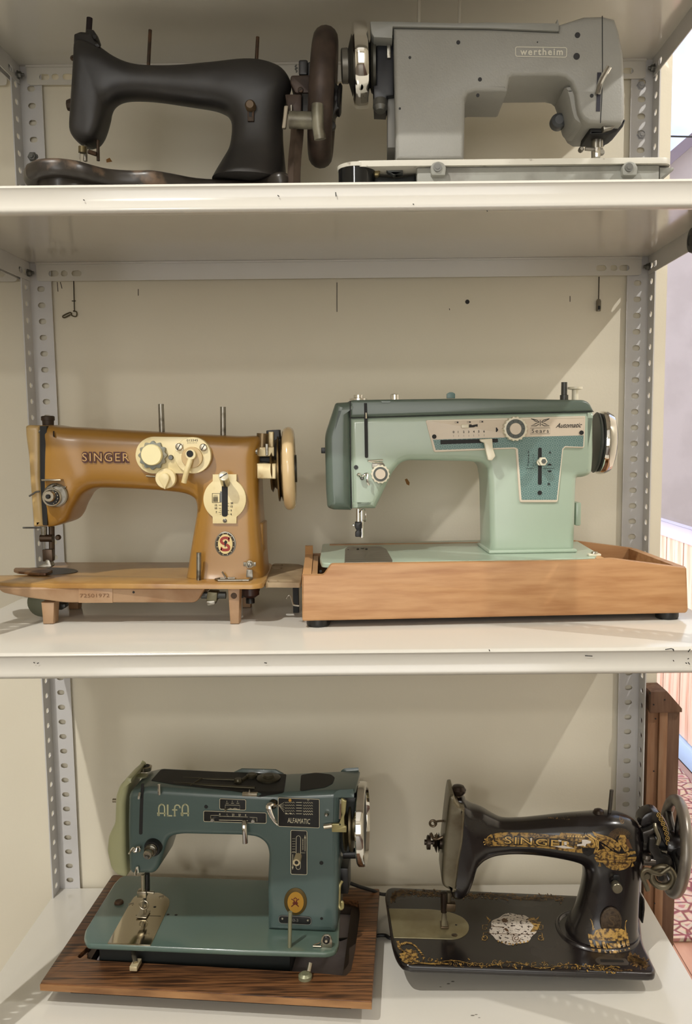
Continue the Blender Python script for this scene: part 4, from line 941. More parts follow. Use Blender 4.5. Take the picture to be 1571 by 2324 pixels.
dp = .092
ob = [(850, 680), (785, 640), (779, 400), (770, 345), (752, 328), (700, 322), (460, 318), (432, 328), (402, 362), (332, 508), (236, 508), (232, 152), (700, 138), (1187, 127), (1188, 300), (1182, 372), (1150, 385), (1122, 386), (1118, 470), (1112, 672)]
pb = H.q2(ob, yf)
pb[0] = (pb[1][0]+.004, zt); pb[-1] = (pb[-1][0], zt); pb[1] = (pb[1][0]-.004, zt+.02)
pb[0] = (H.y(783, 660, yf).x, zt); pb[1] = (H.y(783, 640, yf).x, zt+.02)
bm = newbm(); b_prism(bm, rnd_poly(pb, [0, 0, .02, .006, .008, .01, .008, .006, .006, .002, .001, .0, 0, .001, .01, .006, .006, .003, .01, 0], 5), yf, yf+dp, bev=.009, seg=5, bev_back=True); hb = link('body', bm, MINT, H, angle=60)
# base flare of the pillar
bm = newbm(); x0, x1 = pb[0][0]-.003, pb[-1][0]+.003; b_box(bm, x0, x1, yf-.003, yf+dp+.003, zt, zt+.005, .002); link('pillar_foot', bm, MINT, H)
# top cover
ct = rnd_poly(H.q2([(231, 151), (230, 86), (245, 82), (700, 76), (1148, 82), (1170, 92), (1188, 126), (700, 137)], yf-.0015), [0, .002, .002, 0, .006, .006, 0, 0])
bm = newbm(); b_prism(bm, ct, yf-.0015, yf+dp+.001, bev=.004, seg=4, bev_back=True); cov = link('top_cover', bm, TEAL, H, angle=50)
bm = newbm(); b_ribbon(bm, H.q2([(232, 153), (700, 139), (1187, 128)], yf-.0006), .0009, yf-.0002); link('cover_seam', bm, DARK, H)
H.win(720, 870, .18504)
fc = rnd_poly(H.q2([(405, 208), (380, 228), (240, 236), (222, 250), (95, 640), (98, 800), (110, 1300), (125, 1530), (200, 1555), (420, 1560), (412, 1000)], yf-.002), [.0, .002, .003, .004, .012, 0, .0, .004, .002, 0, 0])
bm = newbm(); b_prism(bm, fc, yf-.002, yf+dp-.002, bev=.011, seg=5, bev_back=True); fcv = link('face_cover', bm, TEAL, H, angle=55)
bm = newbm(); b_ribbon(bm, H.q2([(405, 215), (412, 1000), (424, 1540)], yf-.0024), .0012, yf-.0026); link('cover_seam', bm, DARK, H)
q = H.y(75, 823, yf+.03); box('side_stud', q.x-.003, q.x+.006, yf+.025, yf+.034, q.z-.004, q.z+.004, BLACKP, H.o, .0008)
prism('take_up_slot', rnd_poly(H.q2([(575, 242), (612, 242), (622, 600), (626, 915), (586, 915)], yf-.002), [.0, 0, 0, .003, .003]), yf-.0022, yf+.0, DARK, H)
bm = newbm(); b_tube(bm, H.P([(600, 360, yf-.003), (603, 432, yf-.003)]), .0013, 8); link('take_up_lever', bm, CHROME, H)
H.knob('screw_cap', 477, 1030, yf+.0003, .001, 27, BLACKP, bev=.1)
def ribbed(name, F, px, py, yl, h, r, m, parent=None, n=16):
    q = F.y(px, py, yl-h); R = F.r(r, yl-h)
    o = [(q.x+R*(1+.035*(1 if math.cos(n*t) > .2 else -1))*math.cos(t), q.z+R*(1+.035*(1 if math.cos(n*t) > .2 else -1))*math.sin(t)) for t in [2*PI*i/(n*6) for i in range(n*6)]]
    return prism(name, o, yl-h, yl, m, parent or F, bev=.0008)
d1 = ribbed('tension_dial', H, 777, 1115, yf, .012, 112, CRL, n=14); ring = mat('charcoal_ring', rgb(84, 88, 82), .4)
H.knob('dial_ring', 777, 1115, yf-.0118, .0006, 90, ring, d1, seg=36); H.knob('dial_centre', 777, 1115, yf-.0122, .002, 64, CRP, d1, seg=32)
prism('guide_bracket', rnd_poly(H.q2([(672, 985), (690, 975), (810, 975), (830, 1000), (830, 1040), (672, 1040)], yf-.002), .001), yf-.003, yf, STEEL, H, bev=.0004)
bm = newbm(); b_tube(bm, H.P([(805, 940, yf-.008), (640, 950, yf-.012), (632, 956, yf-.012), (700, 966, yf-.008), (800, 968, yf-.003)]), .0011, 8, smooth=3); link('wire_guide', bm, CHROME, H)
bm = newbm(); b_tube(bm, H.P([(525, 1150, yf-.004), (500, 1125, yf-.010), (515, 1112, yf-.012), (550, 1140, yf-.008), (600, 1112, yf-.008), (620, 1120, yf-.010), (612, 1190, yf-.010), (634, 1248, yf-.008)]), .0016, 8, smooth=4); link('check_spring', bm, CHROME, H)
H.knob('guide_post', 552, 1165, yf, .007, 24, BOLTM)
# presser foot assembly
yn = yf+.03
bar('presser_bar', H, (505, 1540), (505, 1720), yn, .0031, CHROME, seg=12); bar('needle_bar', H, (545, 1540), (550, 1890), yn+.006, .0034, CHROME, seg=12)
tube('thread_guide_wire', H.P([(520, 1580, yn-.004), (545, 1552, yn-.008), (590, 1550, yn-.006), (597, 1640, yn-.006), (590, 1690, yn-.004), (565, 1680, yn-.002)]), .0009, CHROME, H.o, smooth=3)
prism('needle_clamp', rnd_poly(H.q2([(466, 1700), (550, 1700), (550, 1775), (530, 1805), (545, 1830), (543, 1880), (468, 1880), (468, 1828), (486, 1805), (464, 1770)], yn-.004), .001), yn-.008, yn+.003, BLACKP, H, bev=.001)
H.knob('clamp_screw', 446, 1740, yn-.002, .004, 14, CHROME)
# fittings on top
H.win(660, 860, .57989)
yt = yf+.03
a = H.y(265, 80, yt)
lathe('pressure_release', [(0, -.003), (.0125, -.003), (.0125, .001), (.008, .0022), (.0068, .0022), (.0068, .006), (0, .006)], mx((a.x, yt, a.z), 'Z'), CHROME, cov, 24)
a = H.y(407, 78, yt); lathe('thread_stud', [(0, -.003), (.0062, -.003), (.0062, .0058), (.0055, .0065), (0, .0065)], mx((a.x, yt, a.z), 'Z'), CHROME, cov, 18)
prism('thread_lug', rnd_poly(H.q2([(611, 76), (611, 58), (622, 52), (634, 52), (644, 58), (644, 76)], yt+.03), .001), yt+.03, yt+.033, mat('sea_green_plastic', rgb(112, 140, 136), .35), cov, bev=.0004)
prism('carry_tab', rnd_poly(H.q2([(352, 86), (392, 86), (386, 94), (358, 94)], yf-.002), .0005), yf-.003, yf, TEAL, cov)
a = H.y(1070, 80, yt); lathe('spool_pin', [(0, -.003), (.0058, -.003), (.0058, .006), (.0042, .0065), (.0042, .024), (0, .024)], mx((a.x, yt, a.z), 'Z'), mat('dark_grey_pin', rgb(70, 70, 66), .35), cov, 18)
a = H.y(1113, 82, yt); lathe('winder_stop', [(0, -.003), (.0045, -.003), (.0045, .014), (.0105, .015), (.0105, .018), (0, .0185)], mx((a.x, yt, a.z), 'Z'), CRL, cov, 22)
for x, h_ in ((545, 5), (692, 9)): pass
# control panel
H.win(950, 920, .29917)
pn = rnd_poly(H.q2([(54, 112), (1268, 80), (1258, 325), (1112, 320), (1098, 338), (1056, 736), (768, 736), (738, 335), (722, 330), (118, 356)], yf-.002), [.003, .002, .003, .002, .003, .003, .003, .002, .002, .003])
pa = prism('control_panel', pn, yf-.002, yf+.001, CRP, H, bev=.0006)
tm = bpy.data.materials.new('teal_rosette_print'); tm.use_nodes = True; t = tm.node_tree; N = t.nodes.new; L = t.links.new
b_ = t.nodes['Principled BSDF']; b_.inputs['Roughness'].default_value = .35
co = N('ShaderNodeTexCoord'); v1 = N('ShaderNodeTexVoronoi'); v1.inputs['Scale'].default_value = 150; v1.inputs['Randomness'].default_value = 0
mt = N('ShaderNodeMath'); mt.operation = 'SINE'; ml = N('ShaderNodeMath'); ml.operation = 'MULTIPLY'; ml.inputs[1].default_value = 22
L(co.outputs['Object'], v1.inputs['Vector']); L(v1.outputs['Distance'], ml.inputs[0]); L(ml.outputs[0], mt.inputs[0])
ra = N('ShaderNodeValToRGB'); ra.color_ramp.elements[0].color = rgb(92, 124, 120); ra.color_ramp.elements[1].color = rgb(134, 156, 150); ra.color_ramp.elements[0].position = .2; ra.color_ramp.elements[1].position = .6
L(mt.outputs[0], ra.inputs['Fac']); L(ra.outputs['Color'], b_.inputs['Base Color'])
bm = newbm(); b_fill(bm, H.q2([(108, 260), (640, 244), (1250, 228), (1247, 313), (1106, 310), (1088, 330), (1046, 716), (780, 716), (752, 328), (728, 318), (130, 338)], yf), yf-.0022); link('panel_print', bm, tm, pa)
bm = newbm(); b_ribbon(bm, H.q2([(66, 118), (1258, 90), (1248, 316), (1108, 312), (1090, 334), (1048, 725), (777, 725), (747, 333), (726, 322), (124, 346)], yf), .0011, yf-.0024, closed=True); link('panel_border', bm, mat('bright_cream_rim', rgb(228, 220, 200), .3), pa)
blk = newbm()
b_fill(blk, H.q2([(165, 263), (600, 252), (601, 280), (165, 296)], yf), yf-.0026)
b_fill(blk, rnd_poly(H.q2([(905, 320), (932, 320), (932, 602), (903, 602)], yf), .003), yf-.0026)
b_fill(blk, H.q2([(382, 144), (400, 144), (404, 150), (447, 142), (447, 162), (430, 160), (420, 166), (382, 168)], yf), yf-.0025)
for x, y in ((118, 237), (1233, 207), (917, 662)): b_fill(blk, [H.y(x+17*math.cos(t), y+17*math.sin(t), yf).xz for t in [2*PI*i/18 for i in range(18)]], yf-.0028)
b_fill(blk, H.q2([(585, 168), (592, 168), (603, 186), (592, 202), (585, 202)], yf), yf-.0026)
for y0, s in ((455, -1), (493, 1)): b_fill(blk, H.q2([(976, y0), (1008, y0), (1008, y0+s*5), (992, y0+s*16), (976, y0+s*5)], yf), yf-.0026)
for x0, x1 in ((812, 872), (945, 1028)): b_ribbon(blk, H.q2([(x0, 479), (x1, 477)], yf), .0005, yf-.0026)
for s, x, y in (('0', 259, 210), ('1', 297, 210), ('2', 336, 209), ('3', 374, 209), ('4', 412, 207), ('5', 451, 206), ('6', 490, 205)):
    a = H.y(x, y, yf); b_text(blk, s, a.x, a.z, .0031, yf-.0024, bold=.02)
    b_ribbon(blk, H.q2([(x+6, y+14), (x+6, y+29)], yf), .0003, yf-.0024)
for x, y in ((288, 129), (381, 127), (475, 124)):
    b_ribbon(blk, H.q2([(x-15, y-5), (x+15, y-5), (x+15, y+5), (x-15, y+5)], yf), .0003, yf-.0024, closed=True); b_fill(blk, H.q2([(x+2, y-4), (x+12, y-4), (x+12, y+4), (x+2, y+4)], yf), yf-.0024)
for s, x, y, h_ in (('A', 984, 366, .0034), ('R', 978, 606, .0036)): a = H.y(x, y, yf); b_text(blk, s, a.x, a.z, h_, yf-.0026, bold=.03, w=h_*1.15)
for i, s in enumerate('54321'): a = H.y(826, 364+i*24, yf); b_text(blk, s, a.x, a.z, .0034, yf-.0026, bold=.02); b_ribbon(blk, H.q2([(862, 372+i*20), (876, 380+i*20)], yf), .0004, yf-.0026)
# winged logo and the word box
for sgn in (-1, 1):
    X_ = lambda x: 921+sgn*x
    b_ribbon(blk, H.q2([(X_(8), 128), (X_(25), 112), (X_(70), 101), (X_(40), 118), (X_(12), 130), (X_(38), 140), (X_(70), 156), (X_(30), 155), (X_(8), 142)], yf), [.0009]*2+[.0012]+[.0010]*3+[.0012]+[.0009]*2, yf-.0024)
b_ribbon(blk, H.q2([(921, 112), (921, 158)], yf), .0008, yf-.0024)
b_ribbon(blk, H.q2([(846, 172), (995, 170), (995, 214), (846, 217)], yf), .0004, yf-.0024, closed=True)
a = H.y(856, 208, yf); b_text(blk, 'Sears', a.x, a.z, .0056, yf-.0024, w=H.y(986, 205, yf).x-a.x, spacing=1.3)
a = H.y(1037, 170, yf); b_text(blk, 'Automatic', a.x, a.z, .0066, yf-.0024, w=H.y(1238, 165, yf).x-a.x, shear=.55, bold=.012, rot=.01)
link('panel_printing', blk, DARK, pa)
prism('width_lever', rnd_poly(H.q2([(462, 258), (558, 252), (562, 325), (583, 385), (556, 418), (527, 416), (506, 330), (497, 284), (472, 277)], yf-.016), .0012), yf-.019, yf-.013, CRL, H, bev=.0012); bm = newbm(); b_box(bm, H.y(500, 270, yf).x, H.y(545, 270, yf).x, yf-.014, yf-.002, H.y(500, 275, yf).z-.001, H.y(500, 262, yf).z); link('lever_stem', bm, CRL, H)
prism('selector_switch', rnd_poly(H.q2([(323, 145), (382, 143), (380, 170), (325, 172)], yf-.004), .001), yf-.006, yf-.002, CRL, H, bev=.0008)
d2 = ribbed('pattern_dial', H, 738, 178, yf-.002, .012, 90, CRL, n=18); H.knob('dial_ring', 738, 178, yf-.0138, .0006, 73, ring, d2, seg=40); H.knob('dial_centre', 738, 178, yf-.0142, .002, 45, CRP, d2, seg=32)
bm = newbm()
for k in range(10): 
    t = 2*PI*k/10; b_ribbon(bm, [H.y(738+52*math.cos(t), 178+52*math.sin(t), yf-.014).xz, H.y(738+66*math.cos(t), 178+66*math.sin(t), yf-.014).xz], .0005, yf-.0147)
link('dial_marks', bm, DARK, d2)
bm = newbm(); b_tube(bm, [H.y(917, 432, yf-.002), H.y(925, 432, yf-.012)], .0045, 14); link('reverse_stem', bm, CRL, H); H.knob('reverse_knob', 947, 426, yf-.010, .008, 36, CRL, seg=6, prof=[(0, 0), (1, 0), (1, .8), (.9, 1), (0, 1)]); H.knob('knob_cap', 952, 424, yf-.018, .001, 20, ring, seg=6)
# hand wheel
top, bot = H.y(1400, 40, yf+.05), H.y(1400, 524, yf+.05); cz_ = (top.z+bot.z)/2; Rw = (top.z-bot.z)/2; X = lambda px: H.y(px, 280, yf+.05).x
c = Vector((X(1372), yf+.05, cz_)); M = mx(c, (1, -.07, -.05)); dx = lambda px: X(px)-c.x
hwh = lathe('hand_wheel', [(0, dx(1330)), (Rw*.90, dx(1330)), (Rw*.95, dx(1340)), (Rw*.93, dx(1348)), (Rw*.84, dx(1354)), (Rw*.84, dx(1360)), (Rw*.92, dx(1364)), (Rw*.92, dx(1372)), (0, dx(1374))], M, mat('dark_grey_rubber', rgb(62, 64, 60), .4), H, 64)
lathe('chrome_rim', [(Rw*.9, dx(1366)), (Rw*.98, dx(1370)), (Rw*1.0, dx(1385)), (Rw*.99, dx(1410)), (Rw*.90, dx(1450)), (Rw*.80, dx(1462)), (Rw*.5, dx(1466)), (0, dx(1467))], M, CHROME, hwh, 64)
bm = newbm(); q = H.y(1240, 465, yf+.04); b_box(bm, H.y(1206, 465, yf).x-.01, H.y(1283, 465, yf).x, yf+.006, yf+.075, H.y(1240, 548, yf).z, H.y(1240, 375, yf).z, .008); link('wheel_housing', bm, MINT, H)
# fixings at the right
H.win(1100, 1080, .29981)
a = H.z(830, 606, zt); box('hinge_block', a.x-.008, a.x+.009, a.y-.003, a.y+.007, ztp-.001, zt+.003, CRL, H.o, .0008); lathe('hinge_screw', [(0, 0), (.0052, 0), (.004, .0025), (0, .0035)], mx((a.x+.001, a.y+.002, zt+.003), 'Z'), _M['nickel'], H.o, 16)
bm = newbm(); q = H.y(692, 300, yf+.05); b_box(bm, q.x-.006, q.x+.002, yf+.03, yf+.07, H.y(692, 395, yf).z, H.y(692, 215, yf).z, .002); link('side_cover', bm, MINT, H)
# ================================================================== 5 blue-green machine on its loose cabinet board, bottom left
BG = mat('blue_green_enamel', rgb(80, 97, 94), .3, coat=.3, c2=rgb(73, 89, 86), scale=6, lo=.3, hi=.75)
BGB = mat('blue_green_bed', rgb(86, 107, 101), .24, coat=.4, c2=rgb(90, 106, 90), scale=5, lo=.45, hi=.8)
PLM = mat('pale_green_plastic', rgb(176, 176, 140), .35, c2=rgb(166, 166, 128), scale=7)
NIC = _M['nickel']; PRN = mat('cream_print', rgb(206, 198, 170), .45)
GRAIN = mat('dark_grained_laminate', rgb(122, 82, 50), .42, c2=rgb(58, 36, 20), scale=30, lo=.42, hi=.62, stretch=(.45, 8, 8), detail=3, bump=.1, bscale=60)
GRAINE = mat('light_board_edge', rgb(166, 122, 78), .5, c2=rgb(120, 82, 48), scale=20, lo=.35, hi=.75, stretch=(.6, 3, 3))
K = thing('cabinet_board', (.30, -.20, ZC), 'dark wood-grain board with a cutout lying on the bottom shelf under the blue-green machine', 'board')
K.win(80, 1720, .5092)
zk = .033
kc = [K.z(x, y, zk) for x, y in ((22, 1003), (1500, 1086), (1535, 583), (345, 520))]
ko = [(p.x, p.y) for p in kc]
cut = [K.z(x, y, zk) for x, y in ((188, 884), (200, 893), (236, 862), (232, 893), (300, 903), (700, 925), (1230, 955), (1385, 970), (1408, 945), (1425, 860), (1447, 690), (1440, 640), (1375, 622), (1000, 600), (420, 575), (345, 600), (236, 838))]
bm = newbm(); b_prism(bm, rnd_poly(ko, [.002, .002, .004, .006]), zk, zk-.0105, holes=[rnd_poly([(p.x, p.y) for p in cut], .003)], bev=.0012, plane='XY'); link('panel', bm, GRAIN, K)
e0, e1 = Vector(ko[0]), Vector(ko[1]); n_ = Vector((-(e1-e0).y, (e1-e0).x)).normalized()*.0012
bm = newbm(); b_prism(bm, [(e0-n_)[:], (e1-n_)[:], (e1+n_*.2)[:], (e0+n_*.2)[:]], zk-.0015, zk-.0105, plane='XY'); link('edge_band', bm, GRAINE, K)
kin = inset([Vector(p) for p in (ko if area2([Vector(p) for p in ko]) > 0 else ko[::-1])], .03); kin2 = inset(kin, .014)
bm = newbm(); b_prism(bm, [p[:] for p in kin], 0.0, zk-.0106, holes=[[p[:] for p in kin2]], plane='XY'); link('support_frame', bm, mat('dark_board_underside', rgb(60, 46, 34), .7), K)
bm = newbm(); b_prism(bm, [p[:] for p in inset(kin2, .001)], .009, .0105, plane='XY'); link('metal_tray', bm, mat('lilac_grey_sheet', rgb(158, 148, 150), .4, c2=rgb(134, 124, 124), scale=12), K)

J = thing('sewing_machine', (.30, -.20, ZC), 'blue-green sewing machine with chrome levers and dark control plates on the bottom shelf', 'sewing machine', rz=-.07, ry=.012)
J.win(80, 1720, .5092)
zt = .066
bo = [(232, 829), (217, 803), (222, 768), (350, 560), (378, 530), (402, 522), (1100, 545), (1340, 556), (1362, 600), (1354, 830), (1338, 858), (1300, 868), (900, 857), (500, 840)]
bp = [J.z(x, y, zt) for x, y in bo]
bm = newbm(); b_prism(bm, rnd_poly([(p.x, p.y) for p in bp], .006), zt, zt-.009, bev=.003, seg=4, plane='XY', bev_back=True); link('bed', bm, BGB, J)
bi = inset([Vector((p.x, p.y)) for p in bp] if area2([Vector((p.x, p.y)) for p in bp]) > 0 else [Vector((p.x, p.y)) for p in bp][::-1], .02)
bm = newbm(); b_prism(bm, [(min(p.x, max(q.x for q in bi)-.05), p.y) for p in bi], .012, zt-.0085, plane='XY'); link('under_casting', bm, mat('black_casting', rgb(26, 30, 28), .5), J)
np5 = [J.z(x, y, zt) for x, y in ((322, 829), (420, 655), (440, 622), (480, 604), (556, 603), (600, 632), (597, 662), (515, 838))]
bm = newbm(); b_prism(bm, rnd_poly([(p.x, p.y) for p in np5], [.001, .004, .006, .006, .006, .008, .006, .002]), zt+.0012, zt-.0002, bev=.0003, plane='XY'); n5 = link('needle_plate', bm, mat('mirror_steel', rgb(190, 180, 158), .10, 1.), J)
a, b = J.z(448, 705, zt), J.z(560, 709, zt); bm = newbm(); b_ribbon(bm, [a.xy, b.xy], .0007, zt+.0014, 'XY'); link('plate_joint', bm, DARK, n5)
for x, y in ((562, 622), (428, 655)): p = J.z(x, y, zt); screw('plate_screw', (p.x, p.y, zt+.001), .0042, .001, NIC, n5, axis='Z', flip=False)
pp_ = [J.z(x, y, zt) for x, y in ((365, 829), (385, 795), (420, 780), (480, 778), (520, 790), (532, 800), (515, 836))]
for x, y in ((373, 648),): p = J.z(x, y, zt); lathe('drop_feed_knob', [(0, 0), (.007, 0), (.007, .002), (.0055, .004), (0, .004)], mx((p.x, p.y, zt), 'Z'), RUST, J.o, 18)
for x, y in ((533, 668), (592, 698), (628, 700)): p = J.z(x, y, zt); lathe('bed_hole', disc(.0022, .0002), mx((p.x, p.y, zt+(.0012 if x < 560 else 0)), 'Z'), DARK, J.o, 12)
yf = J.z(1180, 776, zt).y; dp = .082
ob = [(1036, 762), (1034, 560), (1040, 430), (1028, 388), (990, 360), (930, 352), (650, 346), (604, 355), (585, 376), (545, 500), (525, 522), (430, 522), (414, 505), (409, 300), (412, 172), (424, 150), (500, 134), (760, 150), (1060, 163), (1340, 150), (1428, 150), (1428, 166), (1358, 170), (1352, 500), (1348, 755), (1335, 776)]
pb = J.q2(ob, yf); pb[0] = (pb[0][0], zt); pb[-1] = (pb[-1][0], zt)
ztop5 = max(p[1] for p in pb)
bm = newbm(); b_prism(bm, rnd_poly(pb, [0, .01, .015, .012, .012, .01, .01, .006, .008, .01, .006, .003, .004, 0, .004, .006, .004, .01, .01, .003, .002, .002, .002, 0, .01, 0], 5), yf, yf+dp, bev=.009, seg=5, bev_back=True); jb = link('body', bm, BG, J, angle=60)
bvJ = bvh_of(jb)
# dark patches paint the openings' shade on the closed top; works stand on them
def topdrape(bm, off=.0006): drape(bm, bvJ, off, (0, 0, -1), .2)
zq = pb[17][1]
def toppoly(name, pts, m, off=.0006, parent=None, r=.004):
    bm = newbm(); P = [J.z(x, y, zq-.001) for x, y in pts]; b_fill(bm, rnd_poly([(p.x, p.y) for p in P], r), zq+.05, 'XY'); densify(bm, .012); topdrape(bm, off); return link(name, bm, m, parent or J.o)
toppoly('top_opening_shade', ((515, 112), (560, 62), (880, 66), (930, 60), (1080, 60), (1120, 76), (1108, 158), (1000, 160), (770, 140), (620, 128)), DARK)
toppoly('top_opening_shade', ((1185, 84), (1250, 78), (1318, 92), (1336, 108), (1325, 135), (1290, 150), (1180, 158)), DARK)
MECH = mat('oily_mechanism', rgb(70, 66, 52), .35, .7)
def onTop(px, py): p = J.z(px, py, zq-.001); return p
for (x0, y0, x1, y1, r) in ((530, 112, 980, 140, .0022), (560, 90, 900, 104, .0018), (900, 120, 960, 80, .003), (690, 130, 740, 100, .002)):
    a, b = onTop(x0, y0), onTop(x1, y1); tube('shaft', [(a.x, a.y, zq), (b.x, b.y, zq+.001)], r, MECH, J.o)
for x, y, r, h_ in ((1040, 95, .018, .003), (965, 88, .008, .005), (1040, 95, .009, .006), (905, 112, .006, .006)):
    p = onTop(x, y); lathe('cam_gear', [(0, -.002), (r, -.002), (r, h_*.6), (r*.8, h_), (0, h_)], mx((p.x, p.y, zq), 'Z'), MECH, J.o, 24)
p0_, p1_ = onTop(885, 62), onTop(1110, 62); bm = newbm(); b_prism(bm, [(p0_.x, zq-.002), (p0_.x+.012, zq+.004), (p1_.x-.012, zq+.004), (p1_.x, zq-.002)], yf+dp-.004, yf+dp, bev=.001); link('rear_rim', bm, BG, J)
# oil caps and winder button on the head top
p = onTop(490, 55); lathe('pressure_cap', [(0, -.002), (.0095, -.002), (.0105, .004), (.008, .0052), (.007, .0045), (0, .0045)], mx((p.x, p.y, zq+.001), 'Z'), NIC, J.o, 24); lathe('cap_core', disc(.0068, .001), mx((p.x, p.y, zq+.0052), 'Z'), DARK, J.o, 20)
p = onTop(477, 86); lathe('oil_cap', disc(.0085, .0022), mx((p.x, p.y, zq), 'Z'), mat('greenish_metal', rgb(140, 140, 112), .4, .4), J.o, 24)
# left light cover
lc = [(446, 74), (425, 78), (385, 112), (368, 160), (364, 280), (336, 335), (329, 400), (346, 480), (376, 512), (420, 520), (411, 400), (410, 200), (425, 110)]
bm = newbm(); b_prism(bm, rnd_poly(J.q2(lc, yf+.022), .006), yf+.010, yf+.078, bev=.007, seg=4, bev_back=True); lcv = link('light_cover', bm, PLM, J, angle=55)
q = J.y(352, 190, yf+.03); lathe('cover_knob', disc(.003, .006), mx((q.x+.004, yf+.03, q.z), (-1, 0, 0)), NIC, lcv, 12)
J.win(230, 1730, .21006)
prism('take_up_slot', rnd_poly(J.q2([(430, 232), (460, 230), (452, 500), (445, 780), (407, 780), (415, 500)], yf), .003), yf-.0003, yf+.001, DARK, J)
bm = newbm(); b_tube(bm, J.P([(418, 330, yf-.002), (408, 370, yf-.006), (406, 395, yf-.006)]), .0018, 8); link('take_up_lever', bm, CHROME, J)
bm = newbm(); b_tube(bm, J.P([(624, 240, yf-.004), (627, 350, yf-.005)]), .0021, 10); link('thread_pin', bm, CHROME, J)
bm = newbm()
def stroke(pts, w_=.0021): b_ribbon(bm, J.q2(pts, yf), w_, yf-.0004)
for dx in (0, 254):
    stroke([(622+dx, 580), (622+dx, 490), (630+dx, 466), (648+dx, 455), (668+dx, 458), (682+dx, 472), (685+dx, 500), (685+dx, 582)]); stroke([(604+dx, 549), (697+dx, 551)], .0020); stroke([(606+dx, 568), (634+dx, 568)], .0022); stroke([(640+dx, 456), (660+dx, 452)], .0022)
stroke([(718, 455), (718, 580)], .0024); stroke([(710, 576), (768, 577)], .0022)
stroke([(794, 582), (793, 500), (798, 472), (816, 460), (838, 464), (850, 480), (851, 495)]); stroke([(766, 513), (822, 514)], .0020); stroke([(782, 577), (806, 577)], .0022)
link('lettering', bm, mat('pale_khaki_letter', rgb(178, 178, 142), .4), J)
# tension assembly
tb = J.knob('tension_bowl', 545, 940, yf+.002, .010, 105, BLACKP, prof=[(0, 0), (1, 0), (.98, .6), (.85, 1), (0, 1)])
J.knob('tension_discs', 525, 965, yf-.008, .008, 72, mat('dark_chrome', rgb(96, 92, 82), .2, 1.), tb, prof=[(0, 0), (1, 0), (1, .3), (.7, .5), (1, .7), (1, .9), (.8, 1), (0, 1)])
J.knob('tension_nut', 497, 1008, yf-.016, .009, 55, NIC, tb, prof=[(0, 0), (.95, 0), (1, .2), (1, .8), (.85, 1), (.6, 1), (.55, .8), (0, .8)]); J.knob('nut_core', 488, 1032, yf-.0235, .003, 24, BOLTM, tb)
bm = newbm(); b_tube(bm, J.P([(300, 985, yf-.004), (320, 960, yf-.008), (345, 925, yf-.008), (365, 935, yf-.01), (350, 965, yf-.01), (375, 965, yf-.01), (385, 925, yf-.008), (412, 915, yf-.008), (420, 950, yf-.006), (400, 970, yf-.004)]), .0015, 8, smooth=4); link('check_spring', bm, CHROME, J)
bm = newbm(); b_tube(bm, J.P([(372, 1215, yf-.001), (372, 1170, yf-.004), (392, 1130, yf-.004), (402, 1190, yf-.002)]), .0016, 8, smooth=4); link('thread_clip', bm, CHROME, J)
# needle and presser bars
J.win(80, 1720, .5092)
yn = yf+.03; P_ = lambda x, y, yy=yn: J.y(x, y, yy)
bar('needle_bar', J, (480, 520), (482, 600), yn-.004, .0032, NIC); bar('presser_bar', J, (498, 515), (499, 600), yn+.002, .0042, BLACKP, seg=12)
q = P_(485, 600); box('needle_clamp', q.x-.008, q.x+.006, yn-.009, yn+.002, q.z-.004, q.z+.006, NIC, J.o, .001); bar('clamp_screw', J, (500, 598), (530, 601), yn-.004, .0022, NIC)
zf_ = J.y(485, 690, yn).z
bar('foot_shank', J, (490, 600), (486, 668), yn, .0028, BOLTM); bar('needle', J, (482, 605), (484, 672), yn-.006, .0006, NIC)
bm = newbm(); c_ = P_(484, 655, yn-.004); b_torus(bm, .0068, .0012, mx(c_, 'Y'), 24, 8); link('foot_guard', bm, NIC, J)
bm = newbm(); p = J.y(486, 676, yn-.004); b_box(bm, p.x-.009, p.x+.007, yn-.016, yn+.004, zt+.0022, zt+.0045, .0008); link('presser_foot', bm, NIC, J)
bm = newbm(); b_tube(bm, [(p.x, yn, zt+.0045), (c_.x, yn, c_.z)], .0028, 8); link('foot_stem', bm, NIC, J)
# control plates
J.win(440, 1740, .26735)
def ctl(name, box_, r=.003):
    x0, y0, x1, y1, s = box_
    o = rnd_poly(J.q2([(x0, y0), (x1, y0+s), (x1, y1+s), (x0, y1)], yf), r, 5)
    pl_ = prism(name, o, yf-.0009, yf+.001, BLACKP, J, bev=.0003); bm = newbm(); b_ribbon(bm, inset([Vector(p) for p in (o if area2(o) > 0 else o[::-1])], .0005), .0007, yf-.0011, closed=True); link('plate_border', bm, PRN, pl_); return pl_
c1 = ctl('width_plate', (218, 266, 445, 360, 9)); c2 = ctl('pattern_plate', (82, 370, 620, 465, 17)); c3 = ctl('stitch_chart', (715, 258, 1070, 506, 14), .0025); c4 = ctl('length_plate', (822, 533, 965, 912, 6))
yp = yf-.0012
bm = newbm(); rb = lambda pts, w_=.0004, **k: b_ribbon(bm, J.q2(pts, yf), w_, yp, **k)
rb([(268, 380), (268, 322), (392, 325), (392, 358), (292, 356), (310, 350), (330, 357), (350, 350), (372, 357)], .0005)
for x in (285, 330, 375): rb([(x-12, 308), (x+12, 308)], .0005); rb([(x-2, 285), (x-2, 300)])
link('width_print', bm, PRN, c1)
bm = newbm(); rb([(215, 418), (460, 424)], .0005); rb([(215, 450), (460, 456)], .0008); rb([(145, 445), (145, 410), (215, 410)]); rb([(475, 425), (538, 430), (538, 462)])
for s, x in (('0', 217), ('1', 283), ('22', 325), ('33', 380), ('4', 435)): a = J.y(x, 408+(x-217)*.03, yf); b_text(bm, s, a.x, a.z, .0028, yp, bold=.01); rb([(x+8, 412), (x+8, 420)])
link('pattern_print', bm, PRN, c2)
